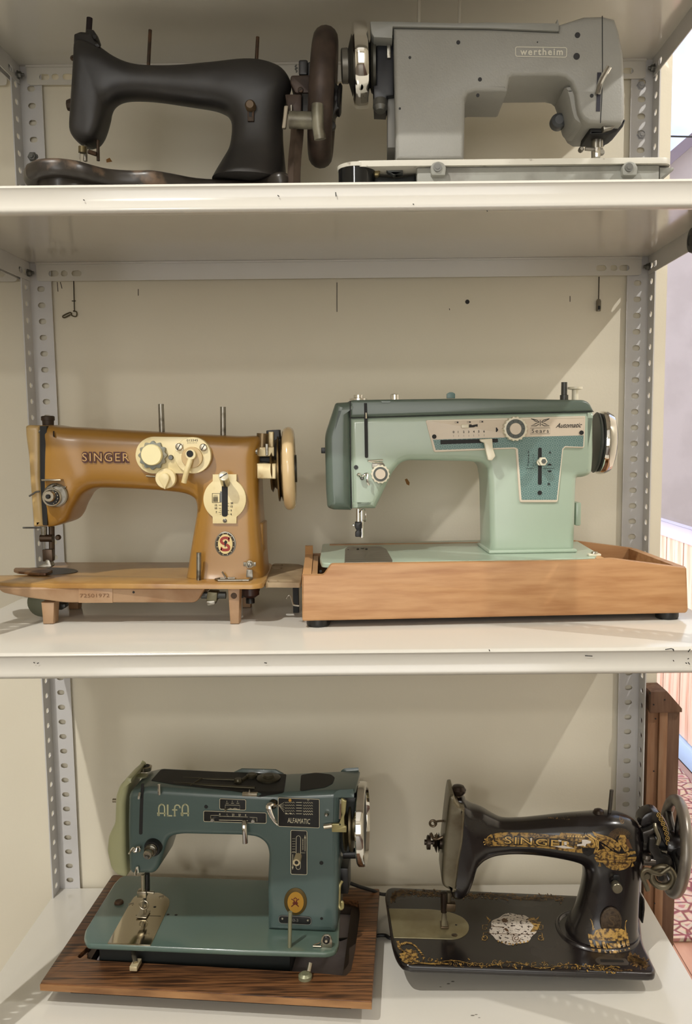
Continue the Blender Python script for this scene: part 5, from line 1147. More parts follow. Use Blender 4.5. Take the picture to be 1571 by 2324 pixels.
bm = newbm()
for i in range(5):
    y = 300+i*24
    rb([(870, y), (918, y+1)], .0007)
    n = 9 - i
    rb([(775+9*k, y+(6 if k % 2 else -4)) for k in range(10)], .0005); rb([(930+9*k, y+3+(6 if k % 2 else -4)) for k in range(10)], .0008 if i > 2 else .0005)
    rb([(722, 325), (768, 302+i*20)], .0004)
for x in (800, 836): rb([(x-20, 390), (x-5, 398)], .0012)
a = J.y(797, 472, yf); b_text(bm, 'ALFAMATIC', a.x, a.z, .0078, yp, w=J.y(988, 480, yf).x-a.x, rot=-.03)
rb([(965, 278), (972, 290), (980, 278), (972, 273), (965, 278)], .0004); link('chart_print', bm, PRN, c3)
p = J.y(818, 282, yf); lathe('chart_dot', disc(.0022, .0002), mx((p.x, yp, p.z), 'Y', True), mat('orange_dot', rgb(190, 140, 50), .4), c3, 14)
bm = newbm(); o = [(871, 600), (876, 588), (889, 582), (902, 588), (908, 602), (907, 850), (902, 865), (888, 870), (874, 865), (869, 850)]; b_ribbon(bm, J.q2(o, yf), .0006, yp, closed=True)
for i in range(6): rb([(836, 608+i*22), (862, 608+i*22)])
rb([(832, 724), (870, 724)]); rb([(908, 728), (948, 729)]); rb([(945, 580), (945, 715)], .0007); b_fill(bm, J.q2([(938, 605), (945, 575), (953, 605)], yf), yp); b_fill(bm, J.q2([(834, 845), (840, 872), (848, 845)], yf), yp); rb([(841, 740), (841, 850)], .0007)
for i in range(12): rb([(922, 612+i*8), (932, 612+i*8)], .0005)
link('length_print', bm, PRN, c4)
bm = newbm(); b_tube(bm, [J.y(888, 760, yf-.001), J.y(871, 815, yf-.018)], .0052, 16); sk = link('length_knob', bm, mat('ivory_metal', rgb(206, 192, 156), .3, .3), J); J.knob('knob_core', 871, 817, yf-.017, .0022, 17, DARK, sk)
for x, y in ((155, 458), (500, 466)): J.knob('stop_button', x, y, yf-.001, .005, 20, CHROME)
J.knob('width_pin', 266, 376, yf-.001, .006, 12, NIC)
bm = newbm(); b_tube(bm, J.P([(428, 462, yf-.004), (431, 500, yf-.010), (434, 560, yf-.012), (436, 652, yf-.012)]), .0036, 8, flat=.6); link('pattern_lever', bm, CHROME, J)
bm = newbm(); b_tube(bm, J.P([(690, 325, yf-.002), (650, 322, yf-.010), (634, 345, yf-.014), (655, 410, yf-.015), (685, 465, yf-.014), (706, 494, yf-.012)]), .0055, 10, smooth=4, r_end=.0022, flat=.7); link('selector_claw', bm, CHROME, J)
J.knob('claw_boss', 668, 335, yf, .009, 42, mat('dark_chrome', rgb(96, 92, 82), .2, 1.), prof=[(0, 0), (1, 0), (.9, .6), (.5, 1), (0, 1)])
J.knob('screw_cap', 103, 342, yf+.0005, .0012, 17, BLACKP); J.knob('screw_hole', 1083, 818, yf+.0005, .001, 18, DARK, bev=.1)
prism('top_bracket', J.q2([(410, 226), (538, 228), (536, 252), (412, 250)], yf-.001), yf-.002, yf+.004, NIC, J, bev=.0004); prism('bracket_fin', J.q2([(462, 228), (474, 188), (484, 228)], yf), yf-.0015, yf+.001, NIC, J)
# drive side
prism('winder_arm', rnd_poly(J.q2([(1236, 280), (1258, 262), (1298, 284), (1290, 380), (1278, 420), (1282, 490), (1300, 500), (1298, 548), (1175, 545), (1172, 478), (1236, 476), (1262, 400)], yf-.002), .001), yf-.006, yf-.002, mat('brassy_cream_plate', rgb(170, 160, 112), .35, .5), J, bev=.0006)
bm = newbm(); b_tube(bm, J.P([(1246, 282, yf-.008), (1244, 360, yf-.009), (1240, 440, yf-.008)]), .0018, 8); link('winder_spring', bm, CHROME, J)
J.knob('winder_button', 1124, 416, yf, .010, 21, CHROME); bar('winder_pin', J, (1105, 510), (1175, 500), yf-.004, .0036, NIC)
J.knob('arm_rivet', 1241, 492, yf-.0058, .0006, 8, DARK)
prism('drive_housing', rnd_poly(J.q2([(1232, 240), (1392, 236), (1385, 300), (1330, 560), (1330, 700), (1262, 720), (1240, 640), (1230, 540)], yf+.03), .003), yf+.02, yf+.06, _M['black_casting'], J, bev=.003)
top, bot = J.y(1440, 148, yf+.04), J.y(1420, 812, yf+.04); cc = (top+bot)/2; Rw = (top-bot).length/2; X = lambda px: J.y(px, 480, yf+.04).x-cc.x
M = mx(cc, (1, -.0, .03))
hw5 = lathe('hand_wheel', [(Rw*.86, X(1400)), (Rw*.97, X(1398)), (Rw, X(1408)), (Rw, X(1450)), (Rw*.98, X(1465)), (Rw*.88, X(1470)), (Rw*.84, X(1440)), (Rw*.86, X(1400))], M, CHROME, J, 64)
lathe('wheel_disc', [(0, X(1395)), (Rw*.87, X(1412)), (Rw*.87, X(1440)), (0, X(1470))], M, _M['black_casting'], hw5, 48)
lathe('pulley', [(0, X(1285)), (Rw*.62, X(1285)), (Rw*.66, X(1300)), (Rw*.5, X(1318)), (Rw*.66, X(1335)), (Rw*.66, X(1352)), (Rw*.4, X(1360)), (Rw*.4, X(1398)), (0, X(1398))], M, mat('worn_bronze', rgb(96, 86, 62), .35, .7), hw5, 48)
bar('motor_shaft', J, (1270, 735), (1375, 735), yf+.04, .0075, BLACKP, seg=16)
J.win(560, 1980, .20369)
bm = newbm(); b_tube(bm, J.P([(1062, 95, yf+.02), (1035, 150, yf+.016), (1030, 250, yf+.014), (1032, 370, yf+.012), (1050, 405, yf+.01), (1068, 385, yf+.01), (1066, 335, yf+.01), (1055, 330, yf+.01)]), .0024, 10, smooth=4); link('cord_hook', bm, _M['brassy_cream_plate'], J)
box_c = J.y(1050, 60, yf+.04); box('terminal_box', box_c.x-.006, box_c.x+.012, yf+.03, yf+.07, box_c.z-.02, box_c.z+.02, BLACKP, J.o, .002)
# badge and model plate
def ov(cx, cy, rx, ry, yy): return J.q2([(cx+rx*math.cos(t), cy+ry*math.sin(t)) for t in [2*PI*i/40 for i in range(40)]], yy)
e5 = prism('badge', ov(545, 322, 127, 152, yf), yf-.0012, yf+.001, mat('dark_gold_ring', rgb(86, 70, 34), .4, .5), J, bev=.0004)
prism('badge_field', ov(547, 328, 90, 116, yf), yf-.0015, yf-.0012, mat('gold_field', rgb(176, 132, 48), .4, .3), e5)
bm = newbm()
for pts in (((500, 290), (530, 305), (528, 350), (500, 375)), ((585, 290), (558, 305), (560, 350), (582, 375)), ((525, 290), (545, 275), (562, 292)), ((512, 335), (575, 335)), ((530, 310), (545, 330), (558, 310)), ((520, 355), (545, 345), (568, 358))): b_ribbon(bm, J.q2(pts, yf), .0016, yf-.0017)
link('badge_figure', bm, mat('dark_red_print', rgb(96, 34, 24), .4), e5)
o = rnd_poly(J.q2([(354, 472), (725, 490), (725, 585), (354, 565)], yf), .0088, 6); mp5 = prism('model_plate', o, yf-.0009, yf+.001, BLACKP, J, bev=.0002); bm = newbm(); b_ribbon(bm, inset(o if area2(o) > 0 else o[::-1], .0006), .0007, yf-.0011, closed=True); a = J.y(500, 543, yf); b_text(bm, '103-3', a.x-.003, a.z, .0046, yf-.0011); link('model_print', bm, mat('grey_print', rgb(120, 118, 112), .4), mp5)
for x, y in ((397, 517), (681, 537)): J.knob('rivet', x, y, yf-.0008, .001, 13, NIC, mp5, seg=12)
J.knob('screw_hole', 835, 515, yf+.0005, .001, 17, DARK, bev=.1)
p = J.z(478, 832, zt); q = J.y(486, 437, p.y); tube('spool_pin', [(p.x, p.y, zt), (q.x, p.y, q.z)], .0028, mat('greenish_steel_pin', rgb(150, 150, 124), .35, .6), J.o, seg=12)
p = J.z(888, 832, zt); 
arch = [(830, 832), (828, 760), (840, 715), (868, 692), (905, 692), (938, 715), (952, 760), (950, 832)]
w5 = prism('winder_bracket', J.q2(arch, p.y), p.y-.001, p.y+.0015, NIC, J, bev=.0003); J.knob('winder_disc', 885, 768, p.y-.001, .006, 42, BLACKP, w5, prof=[(0, 0), (1, 0), (1, .3), (.8, .5), (1, .8), (0, 1)]); J.knob('winder_nut', 885, 770, p.y-.007, .002, 18, NIC, w5)
tube('guide_wire', [J.z(x, y, zt+.002) for x, y in ((830, 825), (740, 820), (745, 812), (800, 790), (812, 780))], .0012, NIC, J.o)
# hinge pins between machine and board
J.win(80, 1960, .22915)
zk2 = .036
p = J.z(975, 1050, zk2); q = J.z(1000, 880, zk2+.006)
tube('hinge_pin', [(q.x, q.y+.004, .05), (q.x-.001, q.y-.01, .047), (p.x+.001, p.y+.006, .042)], .0034, NIC, J.o)
bm = newbm(); b_box(bm, p.x-.0055, p.x+.0055, p.y-.002, p.y+.019, .0345, .0415, .001); link('hinge_block', bm, _M['ivory_metal'], J)
J.win(560, 1980, .20369); p = J.z(650, 1180, zk2); q = J.z(705, 1080, zk2+.006)
tube('hinge_pin', [(q.x, q.y+.004, .048), (p.x+.004, p.y+.006, .0415)], .0036, NIC, J.o)
lathe('hinge_block', [(0, -.001), (.0095, -.001), (.0095, .004), (.006, .007), (0, .007)], mx((p.x, p.y+.002, .0355), 'Z'), _M['greenish_metal'], J.o, 20)
# cords
W = Frame('w', (0, 0, 0)); bpy.data.objects.remove(W.o)
cdm = mat('black_rubber_cord', rgb(20, 19, 18), .5)
cdt = thing('power_cord', (.56, -.12, ZC), 'black power cord running from the blue-green machine behind the ornate black machine', 'cord')
f_ = lambda x, y, z: cdt.I @ W.z(x, y, z)
tube('cord', [f_(775, 1996, ZC+.07), f_(790, 2002, ZC+.062), f_(815, 2012, ZC+.052), f_(845, 2021, ZC+.038), f_(872, 2030, ZC+.022)+Vector((0, 0, 0)), f_(872, 2030, ZC+.022)+Vector((.04, .035, -.016))], .0028, cdm, cdt.o, smooth=5)
cd2 = thing('power_cord', (.56, -.2, ZC), 'black cord passing under the right edge of the dark wooden board', 'cord')
f_ = lambda x, y, z: cd2.I @ W.z(x, y, z)
tube('cord', [f_(770, 2133, ZC+.012), f_(790, 2132, ZC+.008), f_(808, 2131, ZC+.0055), f_(835, 2128, ZC+.0035), f_(858, 2123, ZC+.0035), f_(875, 2123, ZC+.0035), f_(893, 2128, ZC+.0035), f_(893, 2128, ZC+.0035)+Vector((.04, .03, 0))], .0028, cdm, cd2.o, smooth=5)
# ================================================================== 6 ornate black machine, bottom right
JAP = mat('black_japan', rgb(22, 18, 18), .22, coat=.3, c2=rgb(36, 28, 26), scale=9, lo=.5, hi=.85, rvar=.2)
GOLDD = mat('worn_gold_transfer', rgb(172, 136, 68), .4, c2=rgb(62, 42, 20), scale=190, lo=.44, hi=.60, detail=3)
GOLDK = mat('dull_gold_transfer', rgb(112, 84, 44), .5, c2=rgb(44, 30, 18), scale=120, lo=.45, hi=.62, detail=3)
GOLDL = mat('bright_gold_line', rgb(206, 168, 92), .4)
WHT = mat('worn_white_patch', rgb(196, 186, 174), .55, c2=rgb(44, 30, 22), scale=210, lo=.56, hi=.60, detail=3)
AGED = mat('aged_nickel', rgb(128, 122, 104), .34, .75, c2=rgb(92, 80, 60), scale=30, lo=.4, hi=.8)
T = thing('sewing_machine', (.765, -.215, ZC), 'ornate black sewing machine with gold decoration and spoked hand wheel on the bottom shelf', 'sewing machine', ry=.052)
T.win(840, 1720, .4653)
zt = .0425
bo = [(74, 662), (82, 636), (106, 628), (1000, 668), (1310, 684), (1330, 900), (1396, 1030), (1388, 1050), (1360, 1052), (165, 1010), (128, 962), (108, 900)]
bp = [T.z(x, y, zt) for x, y in bo]
bm = newbm(); bpr = rnd_poly([(p.x, p.y) for p in bp], [.008, .008, .008, 0, .012, .02, .006, .008, .01, .016, .012, .03]); b_prism(bm, bpr, zt, zt-.0125, bev=.0045, seg=4, plane='XY', bev_back=True); tbed = link('bed', bm, JAP, T)
bl = [T.z(x, y, zt-.012) for x, y in ((320, 1040), (330, 760), (1060, 780), (1070, 1066))]
bm = newbm(); yfr = T.z(320, 1040, zt-.012).y+.034; b_box(bm, bl[0].x, T.y(1068, 1060, yfr).x, yfr, .06, .0055, zt-.012, .003); link('belly_frame', bm, mat('black_iron_frame', rgb(34, 31, 30), .5), T)
rows = [((1303, 905), (900, 905), .060, 2.2), ((1302, 880), (915, 880), .054, 2.2), ((1303, 830), (945, 850), .045, 2.3), ((1303, 790), (972, 790), .039, 2.4), ((1305, 730), (1003, 730), .034, 2.5),
        ((1308, 660), (1026, 650), .031, 2.6), ((1313, 580), (1038, 590), .030, 2.6), ((1325, 480), (1040, 548), .030, 2.7), ((1330, 400), (1034, 520), .031, 2.7),
        ((1312, 330), (1014, 502), .031, 2.7), ((1270, 292), (975, 490), .031, 2.6), ((1210, 270), (915, 478), .031, 2.5), ((1150, 264), (860, 470), .030, 2.4), ((1080, 267), (800, 464), .028, 2.3),
        ((950, 276), (730, 461), .026, 2.2), ((830, 289), (680, 461), .025, 2.2), ((740, 297), (640, 464), .025, 2.2), ((650, 297), (598, 471), .025, 2.3), ((595, 274), (562, 485), .026, 2.5),
        ((545, 247), (538, 500), .028, 2.8), ((490, 229), (520, 520), .030, 3), ((450, 205), (513, 535), .031, 3.4), ((412, 200), (508, 548), .031, 4), ((402, 250), (500, 575), .031, 4), ((396, 340), (490, 600), .031, 4),
        ((390, 440), (478, 628), .030, 4), ((382, 560), (464, 645), .028, 3.4), ((390, 640), (448, 655), .024, 3), ((410, 655), (436, 658), .018, 2.5)]
zb = T.y(1100, 905, 0).z
S6 = st(T, rows)
dz = zt-.002
S6[0] = ((S6[0][0][0], dz), (S6[0][1][0], dz), .060, 2.2); S6[1] = ((S6[1][0][0], dz+.006), (S6[1][1][0], dz+.006), .054, 2.2)
bm = newbm(); b_sweep(bm, S6, 48, 4); tb6 = link('arm', bm, JAP, T, angle=70)
bv6 = bvh_of(tb6)
# steel face plate wrapped round the head end
T.win(940, 1770, .15058)
fp = [(545, 235), (600, 228), (640, 340), (690, 395), (765, 430), (770, 560), (745, 950), (690, 1230), (630, 1705), (590, 1690), (440, 1620), (415, 1520), (425, 1250), (480, 700), (525, 330)]
bm = newbm(); b_prism(bm, rnd_poly(T.q2(fp, -.033), [.002, .001, .001, .001, .001, .004, .01, .01, .001, .002, .006, .006, .02, .02, .01]), -.0335, .030, bev=.0055, seg=4, bev_back=True); f6 = link('face_plate', bm, AGED, T, angle=55)
a, b = T.y(672, 340, -.004), T.y(665, 190, -.004); tube('presser_bar', [a+Vector((0, 0, -.01)), b], .0042, mat('brown_steel', rgb(92, 78, 60), .35, .7), T.o, seg=14)
lathe('presser_knob', [(0, 0), (.0075, 0), (.0108, .004), (.0115, .008), (.008, .013), (0, .015)], mx(b+Vector((0, 0, -.003)), 'Z'), mat('dark_bronze_knob', rgb(52, 42, 34), .3, .6), T.o, 24)
prism('head_top', rnd_poly(T.q2([(550, 235), (720, 235), (790, 340), (800, 420), (700, 400), (560, 300)], 0), .003), -.018, .018, JAP, T, bev=.003)
bm = newbm(); b_tube(bm, T.P([(500, 625), (420, 618), (350, 625), (300, 650)], 0), .0026, 8, smooth=3, flat=.5); b_torus(bm, .0045, .0018, mx(T.y(285, 655, 0), 'Y'), 18, 8); link('take_up_lever', bm, _M['brown_steel'], T)
q = T.y(455, 950, 0); k = lambda px: q.x-T.y(px, 950, 0).x
lathe('tension_assembly', [(0, 0), (.009, 0), (.009, k(385)), (.012, k(378)), (.0145, k(370)), (.004, k(355)), (.0145, k(340)), (.012, k(325)), (.006, k(300)), (.006, k(285)), (.003, k(280)), (.003, k(250)), (.0105, k(245)), (.0105, k(195)), (.0085, k(188)), (.004, k(185)), (.004, k(155)), (0, k(155))], mx(q, (-1, 0, 0)), _M['dark_bronze_knob'], T.o, 24)
bm = newbm(); b_tube(bm, T.P([(470, 870), (430, 860), (360, 890), (290, 880), (275, 850), (250, 805)], -.008), .0022, 8, smooth=3); b_tube(bm, T.P([(345, 880), (335, 830)], -.008), .003, 8); link('thread_controller', bm, _M['brown_steel'], T)
q = T.y(432, 1200, 0); lathe('plate_screw', [(0, 0), (.0035, 0), (.003, .004), (0, .005)], mx(q+Vector((.004, 0, 0)), (-1, 0, 0)), BOLTM, T.o, 14)
bar('presser_bar_lower', T, (522, 1690), (520, 1850), -.006, .0040, AGED, seg=12)
q = T.y(530, 1890, -.006); box('foot_clamp', q.x-.005, q.x+.009, -.014, -.002, q.z-.006, q.z+.006, _M['brown_steel'], T.o, .001)
ynb = -.022
tube('needle_bar', [T.y(447, 1700, -.01), T.y(450, 1990, -.01)], .0046, _M['dark_bronze_knob'], T.o, seg=12)
zf_ = T.z(450, 2200, zt+.003)
prism('presser_foot', rnd_poly([(zf_.x-.004, zt+.002), (zf_.x+.006, zt+.002), (T.y(480, 1960, zf_.y).x, T.y(480, 1960, zf_.y).z), (T.y(425, 1960, zf_.y).x, T.y(425, 1960, zf_.y).z)], .001), zf_.y-.002, zf_.y+.004, AGED, T, bev=.001)
bm = newbm(); b_box(bm, zf_.x-.005, zf_.x+.007, zf_.y-.005, zf_.y+.014, zt+.0012, zt+.0035, .0008); link('foot_sole', bm, _M['brown_steel'], T)
# slide plate
T.win(840, 1720, .4653)
sp6 = [T.z(x, y, zt) for x, y in ((91, 737), (300, 740), (390, 754), (452, 778), (482, 812), (483, 842), (466, 868), (425, 887), (115, 878))]
bm = newbm(); b_prism(bm, rnd_poly([(p.x, p.y) for p in sp6], [.001, .01, .012, .012, .01, .01, .01, .008, .001]), zt+.001, zt-.0002, bev=.0003, plane='XY'); s6 = link('slide_plate', bm, mat('aged_slide_plate', rgb(150, 142, 112), .3, .7, c2=rgb(132, 122, 92), scale=18), T)
p = T.z(412, 868, zt); screw('plate_screw', (p.x, p.y, zt+.0011), .0045, .0008, _M['brown_steel'], s6, axis='Z', flip=False); p = T.z(420, 818, zt); lathe('plate_hole', disc(.0018, .0002), mx((p.x, p.y, zt+.001), 'Z'), DARK, s6, 10)
# --- gold decoration ---
random.seed(7)
def spiral(cx, cy, r, turns=1.6, ph=0., s=1, n=22): return [(cx+s*r*(1-.82*i/n)*math.cos(ph+turns*2*PI*i/n), cy+r*(1-.82*i/n)*math.sin(ph+turns*2*PI*i/n)) for i in range(n+1)]
def leaf(cx, cy, l, w_, a): 
    c, s = math.cos(a), math.sin(a); P = [(0, 0), (.3, .5), (.7, .42), (1, 0), (.7, -.42), (.3, -.5)]
    return [(cx+(x*l)*c-(y*w_)*s, cy+(x*l)*s+(y*w_)*c) for x, y in P]
def zpl(F, pts, z): return [(p.x, p.y) for p in (F.z(x, y, z) for x, y in pts)]
def scrollband(bm, F, path, hgt, z, dens=1., wl=2.4):
    """acanthus scroll border along a path of window pixels"""
    Pt = catmull([Vector((a, b, 0)) for a, b in path], 14); L_ = 0; i = 0
    while i < len(Pt)-1:
        p = Pt[i]; d = (Pt[min(i+1, len(Pt)-1)]-p); s = random.choice((-1, 1)); r = hgt*random.uniform(.22, .36)
        b_ribbon(bm, zpl(F, spiral(p.x, p.y+s*hgt*.12, r, random.uniform(1.1, 1.7), random.uniform(0, 6.2), s), z), wl*.00028, z, 'XY')
        for _ in range(int(2*dens)):
            a = random.uniform(0, 6.28); b_fill(bm, zpl(F, leaf(p.x+random.uniform(-r, r), p.y+random.uniform(-hgt*.4, hgt*.4), hgt*random.uniform(.18, .38), hgt*.16, a), z), z, 'XY')
        i += max(1, int(3/dens))
    wav = [(q.x, q.y+hgt*.28*math.sin(j*.35)) for j, q in enumerate(Pt)]; b_ribbon(bm, zpl(F, wav, z), .0012, z, 'XY')
zd = zt+.0004
bm = newbm(); scrollband(bm, T, [(200, 985), (420, 1000), (640, 1005), (860, 1015), (1080, 1022), (1220, 1030)], 42, zd, 1.4); link('gold_scrollwork', bm, GOLDD, T)['kind'] = 'stuff'
bm = newbm(); scrollband(bm, T, [(110, 690), (135, 660), (250, 655), (450, 668), (700, 678), (950, 688)], 38, zd, 1.6, 3.2); scrollband(bm, T, [(150, 650), (260, 665), (420, 672)], 26, zd, 1.2, 3); link('gold_scrollwork', bm, GOLDK, T)['kind'] = 'stuff'
bm = newbm(); c = (190, 965)
b_fill(bm, zpl(T, [(c[0]+(50 if i % 2 else 40)*math.cos(i*PI/12), c[1]+(36 if i % 2 else 28)*math.sin(i*PI/12)) for i in range(24)], zd), zd, 'XY')
for i in range(16): a_ = i/15; b_fill(bm, zpl(T, leaf(145+110*a_*1.0, 905+(a_**2)*70-20*math.sin(a_*3), 16, 8, 1.2-a_), zd), zd+.0001, 'XY')
b_ribbon(bm, zpl(T, [(135, 893), (142, 925), (165, 950)], zd), .004, zd, 'XY'); b_ribbon(bm, zpl(T, [(160, 990), (190, 1005), (240, 1000), (300, 1004), (380, 1004)], zd), .003, zd, 'XY')
link('gold_rosette', bm, GOLDD, T); bm = newbm(); b_ribbon(bm, zpl(T, spiral(190, 966, 28, 1.3), zd), .0009, zd+.0002, 'XY'); link('rosette_line', bm, mat('brown_print', rgb(84, 54, 26), .5), T)
bm = newbm(); scrollband(bm, T, [(1270, 975), (1310, 990), (1345, 1010)], 50, zd, 2.2, 3); scrollband(bm, T, [(1180, 1035), (1290, 1035)], 14, zd, 1.5, 3); link('gold_scrollwork', bm, GOLDK, T)['kind'] = 'stuff'
# worn medallion on the bed
c = (697, 835)
o = [(c[0]+112*math.cos(t)*(1+.05*math.sin(9*t)), c[1]+76*math.sin(t)*(1+.05*math.cos(7*t))) for t in [2*PI*i/60 for i in range(60)]]
bm = newbm(); b_fill(bm, zpl(T, o, zd), zd, 'XY'); link('worn_medallion', bm, WHT, T)
bm = newbm(); b_ribbon(bm, zpl(T, [(578, 857), (800, 862)], zd), .0012, zd+.0002, 'XY'); b_ribbon(bm, zpl(T, spiral(712, 880, 22, 1.8), zd), .0011, zd+.0002, 'XY'); b_ribbon(bm, zpl(T, [(585, 822), (655, 826)], zd), .0014, zd+.0002, 'XY'); b_fill(bm, zpl(T, leaf(640, 790, 36, 22, .2), zd), zd+.0002, 'XY'); b_fill(bm, zpl(T, leaf(655, 830, 30, 12, .7), zd), zd+.0002, 'XY'); link('medallion_line', bm, _M['brown_print'], T)
bm = newbm()
for s, x0 in ((-1, 575), (1, 818)):
    b_ribbon(bm, zpl(T, [(x0, 815), (x0+s*26, 816), (x0+s*26, 836), (x0+s*6, 836), (x0+s*6, 826), (x0+s*16, 826)], zd), .0011, zd, 'XY'); b_ribbon(bm, zpl(T, spiral(x0+s*14, 876, 16, 1.4, 0, s), zd), .0011, zd, 'XY')
    b_fill(bm, zpl(T, [(x0+s*2, 812), (x0-s*14, 790), (x0+s*10, 770), (x0-s*4, 800)], zd), zd, 'XY'); b_ribbon(bm, zpl(T, [(x0-s*20, 848), (x0+s*20, 852), (x0+s*28, 890)], zd), .0010, zd, 'XY')
for i in range(9): b_fill(bm, zpl(T, leaf(625+i*18, 905-abs(i-4)*4, 12, 9, 1.5), zd), zd+.0001, 'XY')
b_fill(bm, zpl(T, [(765, 785), (800, 775), (812, 800), (835, 800), (815, 845), (780, 850), (800, 820)], zd), zd+.0001, 'XY'); link('gold_ornament', bm, GOLDD, T)
# slot plate at the front of the pillar
o = zpl(T, [(1098, 985), (1118, 972), (1245, 980), (1262, 998), (1262, 1012), (1120, 1008), (1100, 995)], zd)
bm = newbm(); b_prism(bm, rnd_poly(o, .003), zt+.0016, zt, bev=.0006, plane='XY'); sl = link('shuttle_slot_plate', bm, mat('grey_brown_cast', rgb(74, 66, 58), .45, .4), T); o = zpl(T, [(1122, 986), (1235, 990), (1240, 1002), (1125, 1000)], zd); bm = newbm(); b_prism(bm, rnd_poly(o, .002), zt+.0018, zt+.0015, plane='XY'); link('slot', bm, DARK, sl)
# --- transfers draped on the arm ---
def draped(name, polys, m, layer=1, ribbons=(), texts=(), yl=-.03, dens=.004, fins=()):
    bm = newbm()
    for P in polys: b_fill(bm, T.q2(P, yl), -.2)
    for P, wd in ribbons: b_ribbon(bm, T.q2(P, yl), wd, -.2)
    for (s, x, y, h_, x2, kw) in texts:
        a, b = T.y(x, y, yl), T.y(x2, y, yl); b_text(bm, s, a.x, a.z, h_, -.2, w=b.x-a.x, **kw)
    bmesh.ops.triangulate(bm, faces=bm.faces); densify(bm, dens); drape(bm, bv6, .0003*layer); o = link(name, bm, m, T, angle=80)
    if len(polys)+len(ribbons)+len(texts) > 1: o['kind'] = 'stuff'
    return o
T.win(1080, 1780, .31254)
draped('gold_band', [[(112, 374), (175, 368), (400, 370), (612, 380), (620, 362), (812, 368), (870, 400), (895, 402), (885, 508), (700, 494), (560, 478), (400, 468), (240, 462), (150, 458), (100, 462), (70, 440), (66, 415), (90, 385)]], GOLDD, 1)
draped('band_lettering', [], mat('black_print', rgb(18, 14, 12), .4), 3, texts=[('SINGER', 205, 440, .0118, 700, dict(bold=.05, spacing=1.1, rot=-.01, dens=0))], ribbons=[([(158, 398), (640, 402)], .0006), ([(158, 446), (560, 458)], .0006), ([(650, 392), (820, 394)], .0006)])
draped('lettering_face', [], GOLDL, 5, texts=[('SINGER', 211, 437, .0104, 694, dict(bold=.0, spacing=1.15, rot=-.01))])
draped('greek_key', [], _M['black_print'], 4, ribbons=[([(668, 455), (668, 415), (700, 415), (700, 445), (684, 445), (684, 430)], .0013), ([(710, 458), (710, 418), (745, 418), (745, 448), (728, 448), (728, 432)], .0013), ([(755, 460), (755, 420), (775, 420)], .0013)]+[(spiral(105, 402, 20, 1.3), .0010), (spiral(112, 440, 20, 1.3, 1.), .0010), ([(130, 380), (140, 420), (160, 425)], .002)])
draped('band_beads', [circle_ for circle_ in [[(672+i*19+6*math.cos(t), 381+6*math.sin(t)) for t in [2*PI*j/8 for j in range(8)]] for i in range(7)]]+[[(x+5*math.cos(t), y+5*math.sin(t)) for t in [2*PI*j/8 for j in range(8)]] for x, y in ((68, 402), (60, 422), (66, 440))], GOLDL, 4)
draped('white_wear', [[(770, 400), (800, 398), (835, 408), (830, 422), (800, 428), (792, 450), (780, 440), (735, 445), (735, 432), (770, 428)], [(560, 452), (640, 445), (720, 462), (640, 466)], [(640, 420), (662, 416), (660, 440), (645, 444)], [(398, 400), (412, 398), (408, 425), (400, 420)], [(600, 408), (625, 408), (622, 420), (604, 418)]], mat('chalk_white', rgb(214, 206, 196), .6), 6)
draped('shield', [[(775, 455), (858, 458), (848, 500), (815, 522), (785, 498)]], _M['black_print'], 4, ribbons=[([(770, 450), (780, 498), (815, 520), (850, 500), (862, 455)], .0014), ([(795, 480), (815, 498), (838, 482), (815, 470), (795, 480)], .0012), ([(788, 375), (795, 352), (808, 352), (812, 372)], .0010)])
draped('fan_lines', [], GOLDL, 4, ribbons=[([(800, 372), (850, 400), (862, 440)], .0011), ([(812, 362), (868, 398), (880, 450)], .0011), ([(826, 362), (885, 405), (890, 462)], .0011)])
# sphinx emblem
halo = [([(1048+30*math.cos(a), 400+26*math.sin(a)), (1048+92*math.cos(a), 400+72*math.sin(a))], .00045) for a in [-2.9+.115*i for i in range(26)]]
draped('emblem_rays', [], GOLDK, 1, ribbons=halo)
wing = [[(850, 345), (862, 372), (905, 392), (960, 420), (1010, 470), (1040, 490), (1052, 460), (1040, 430), (1000, 395), (940, 372), (880, 358)], [(868, 380), (880, 402), (930, 425), (985, 470), (1000, 480), (990, 450), (940, 410)], [(905, 425), (925, 450), (980, 490), (970, 465)]]
body_ = [[(868, 520), (872, 490), (900, 470), (950, 462), (985, 480), (1030, 500), (1085, 500), (1100, 485), (1160, 488), (1165, 505), (1110, 515), (1098, 526), (900, 528)], [(1030, 400), (1050, 370), (1085, 372), (1098, 400), (1086, 430), (1120, 450), (1112, 480), (1080, 490), (1062, 455), (1040, 440)], [(862, 528), (1172, 528), (1168, 545), (866, 545)], [(866, 548), (1168, 548), (1160, 566), (880, 566)], [(925, 568), (1130, 568), (1118, 595), (1085, 616), (1040, 625), (990, 618), (948, 598)], [(900, 566), (916, 598), (890, 598)], [(1140, 566), (1158, 600), (1128, 602)]]
draped('emblem', wing+body_, GOLDD, 2)
draped('emblem_lines', [[(1088, 395), (1110, 400), (1122, 430), (1140, 470), (1112, 462), (1092, 430)]], _M['brown_print'], 4, ribbons=[([(880, 370), (940, 388), (1000, 430), (1030, 470)], .0007), ([(900, 400), (950, 425), (1000, 470)], .0007), ([(880, 500), (900, 484), (940, 480), (960, 496), (940, 516)], .0009), ([(866, 546), (1170, 546)], .0009), ([(930, 575), (1125, 575)], .0008), ([(1000, 500), (1060, 515), (1100, 512)], .0009), ([(1060, 400), (1062, 440), (1085, 470)], .0008)]+[([(960+i*34, 578), (950+i*34, 600), (975+i*34, 600), (960+i*34, 578)], .0007) for i in range(5)])
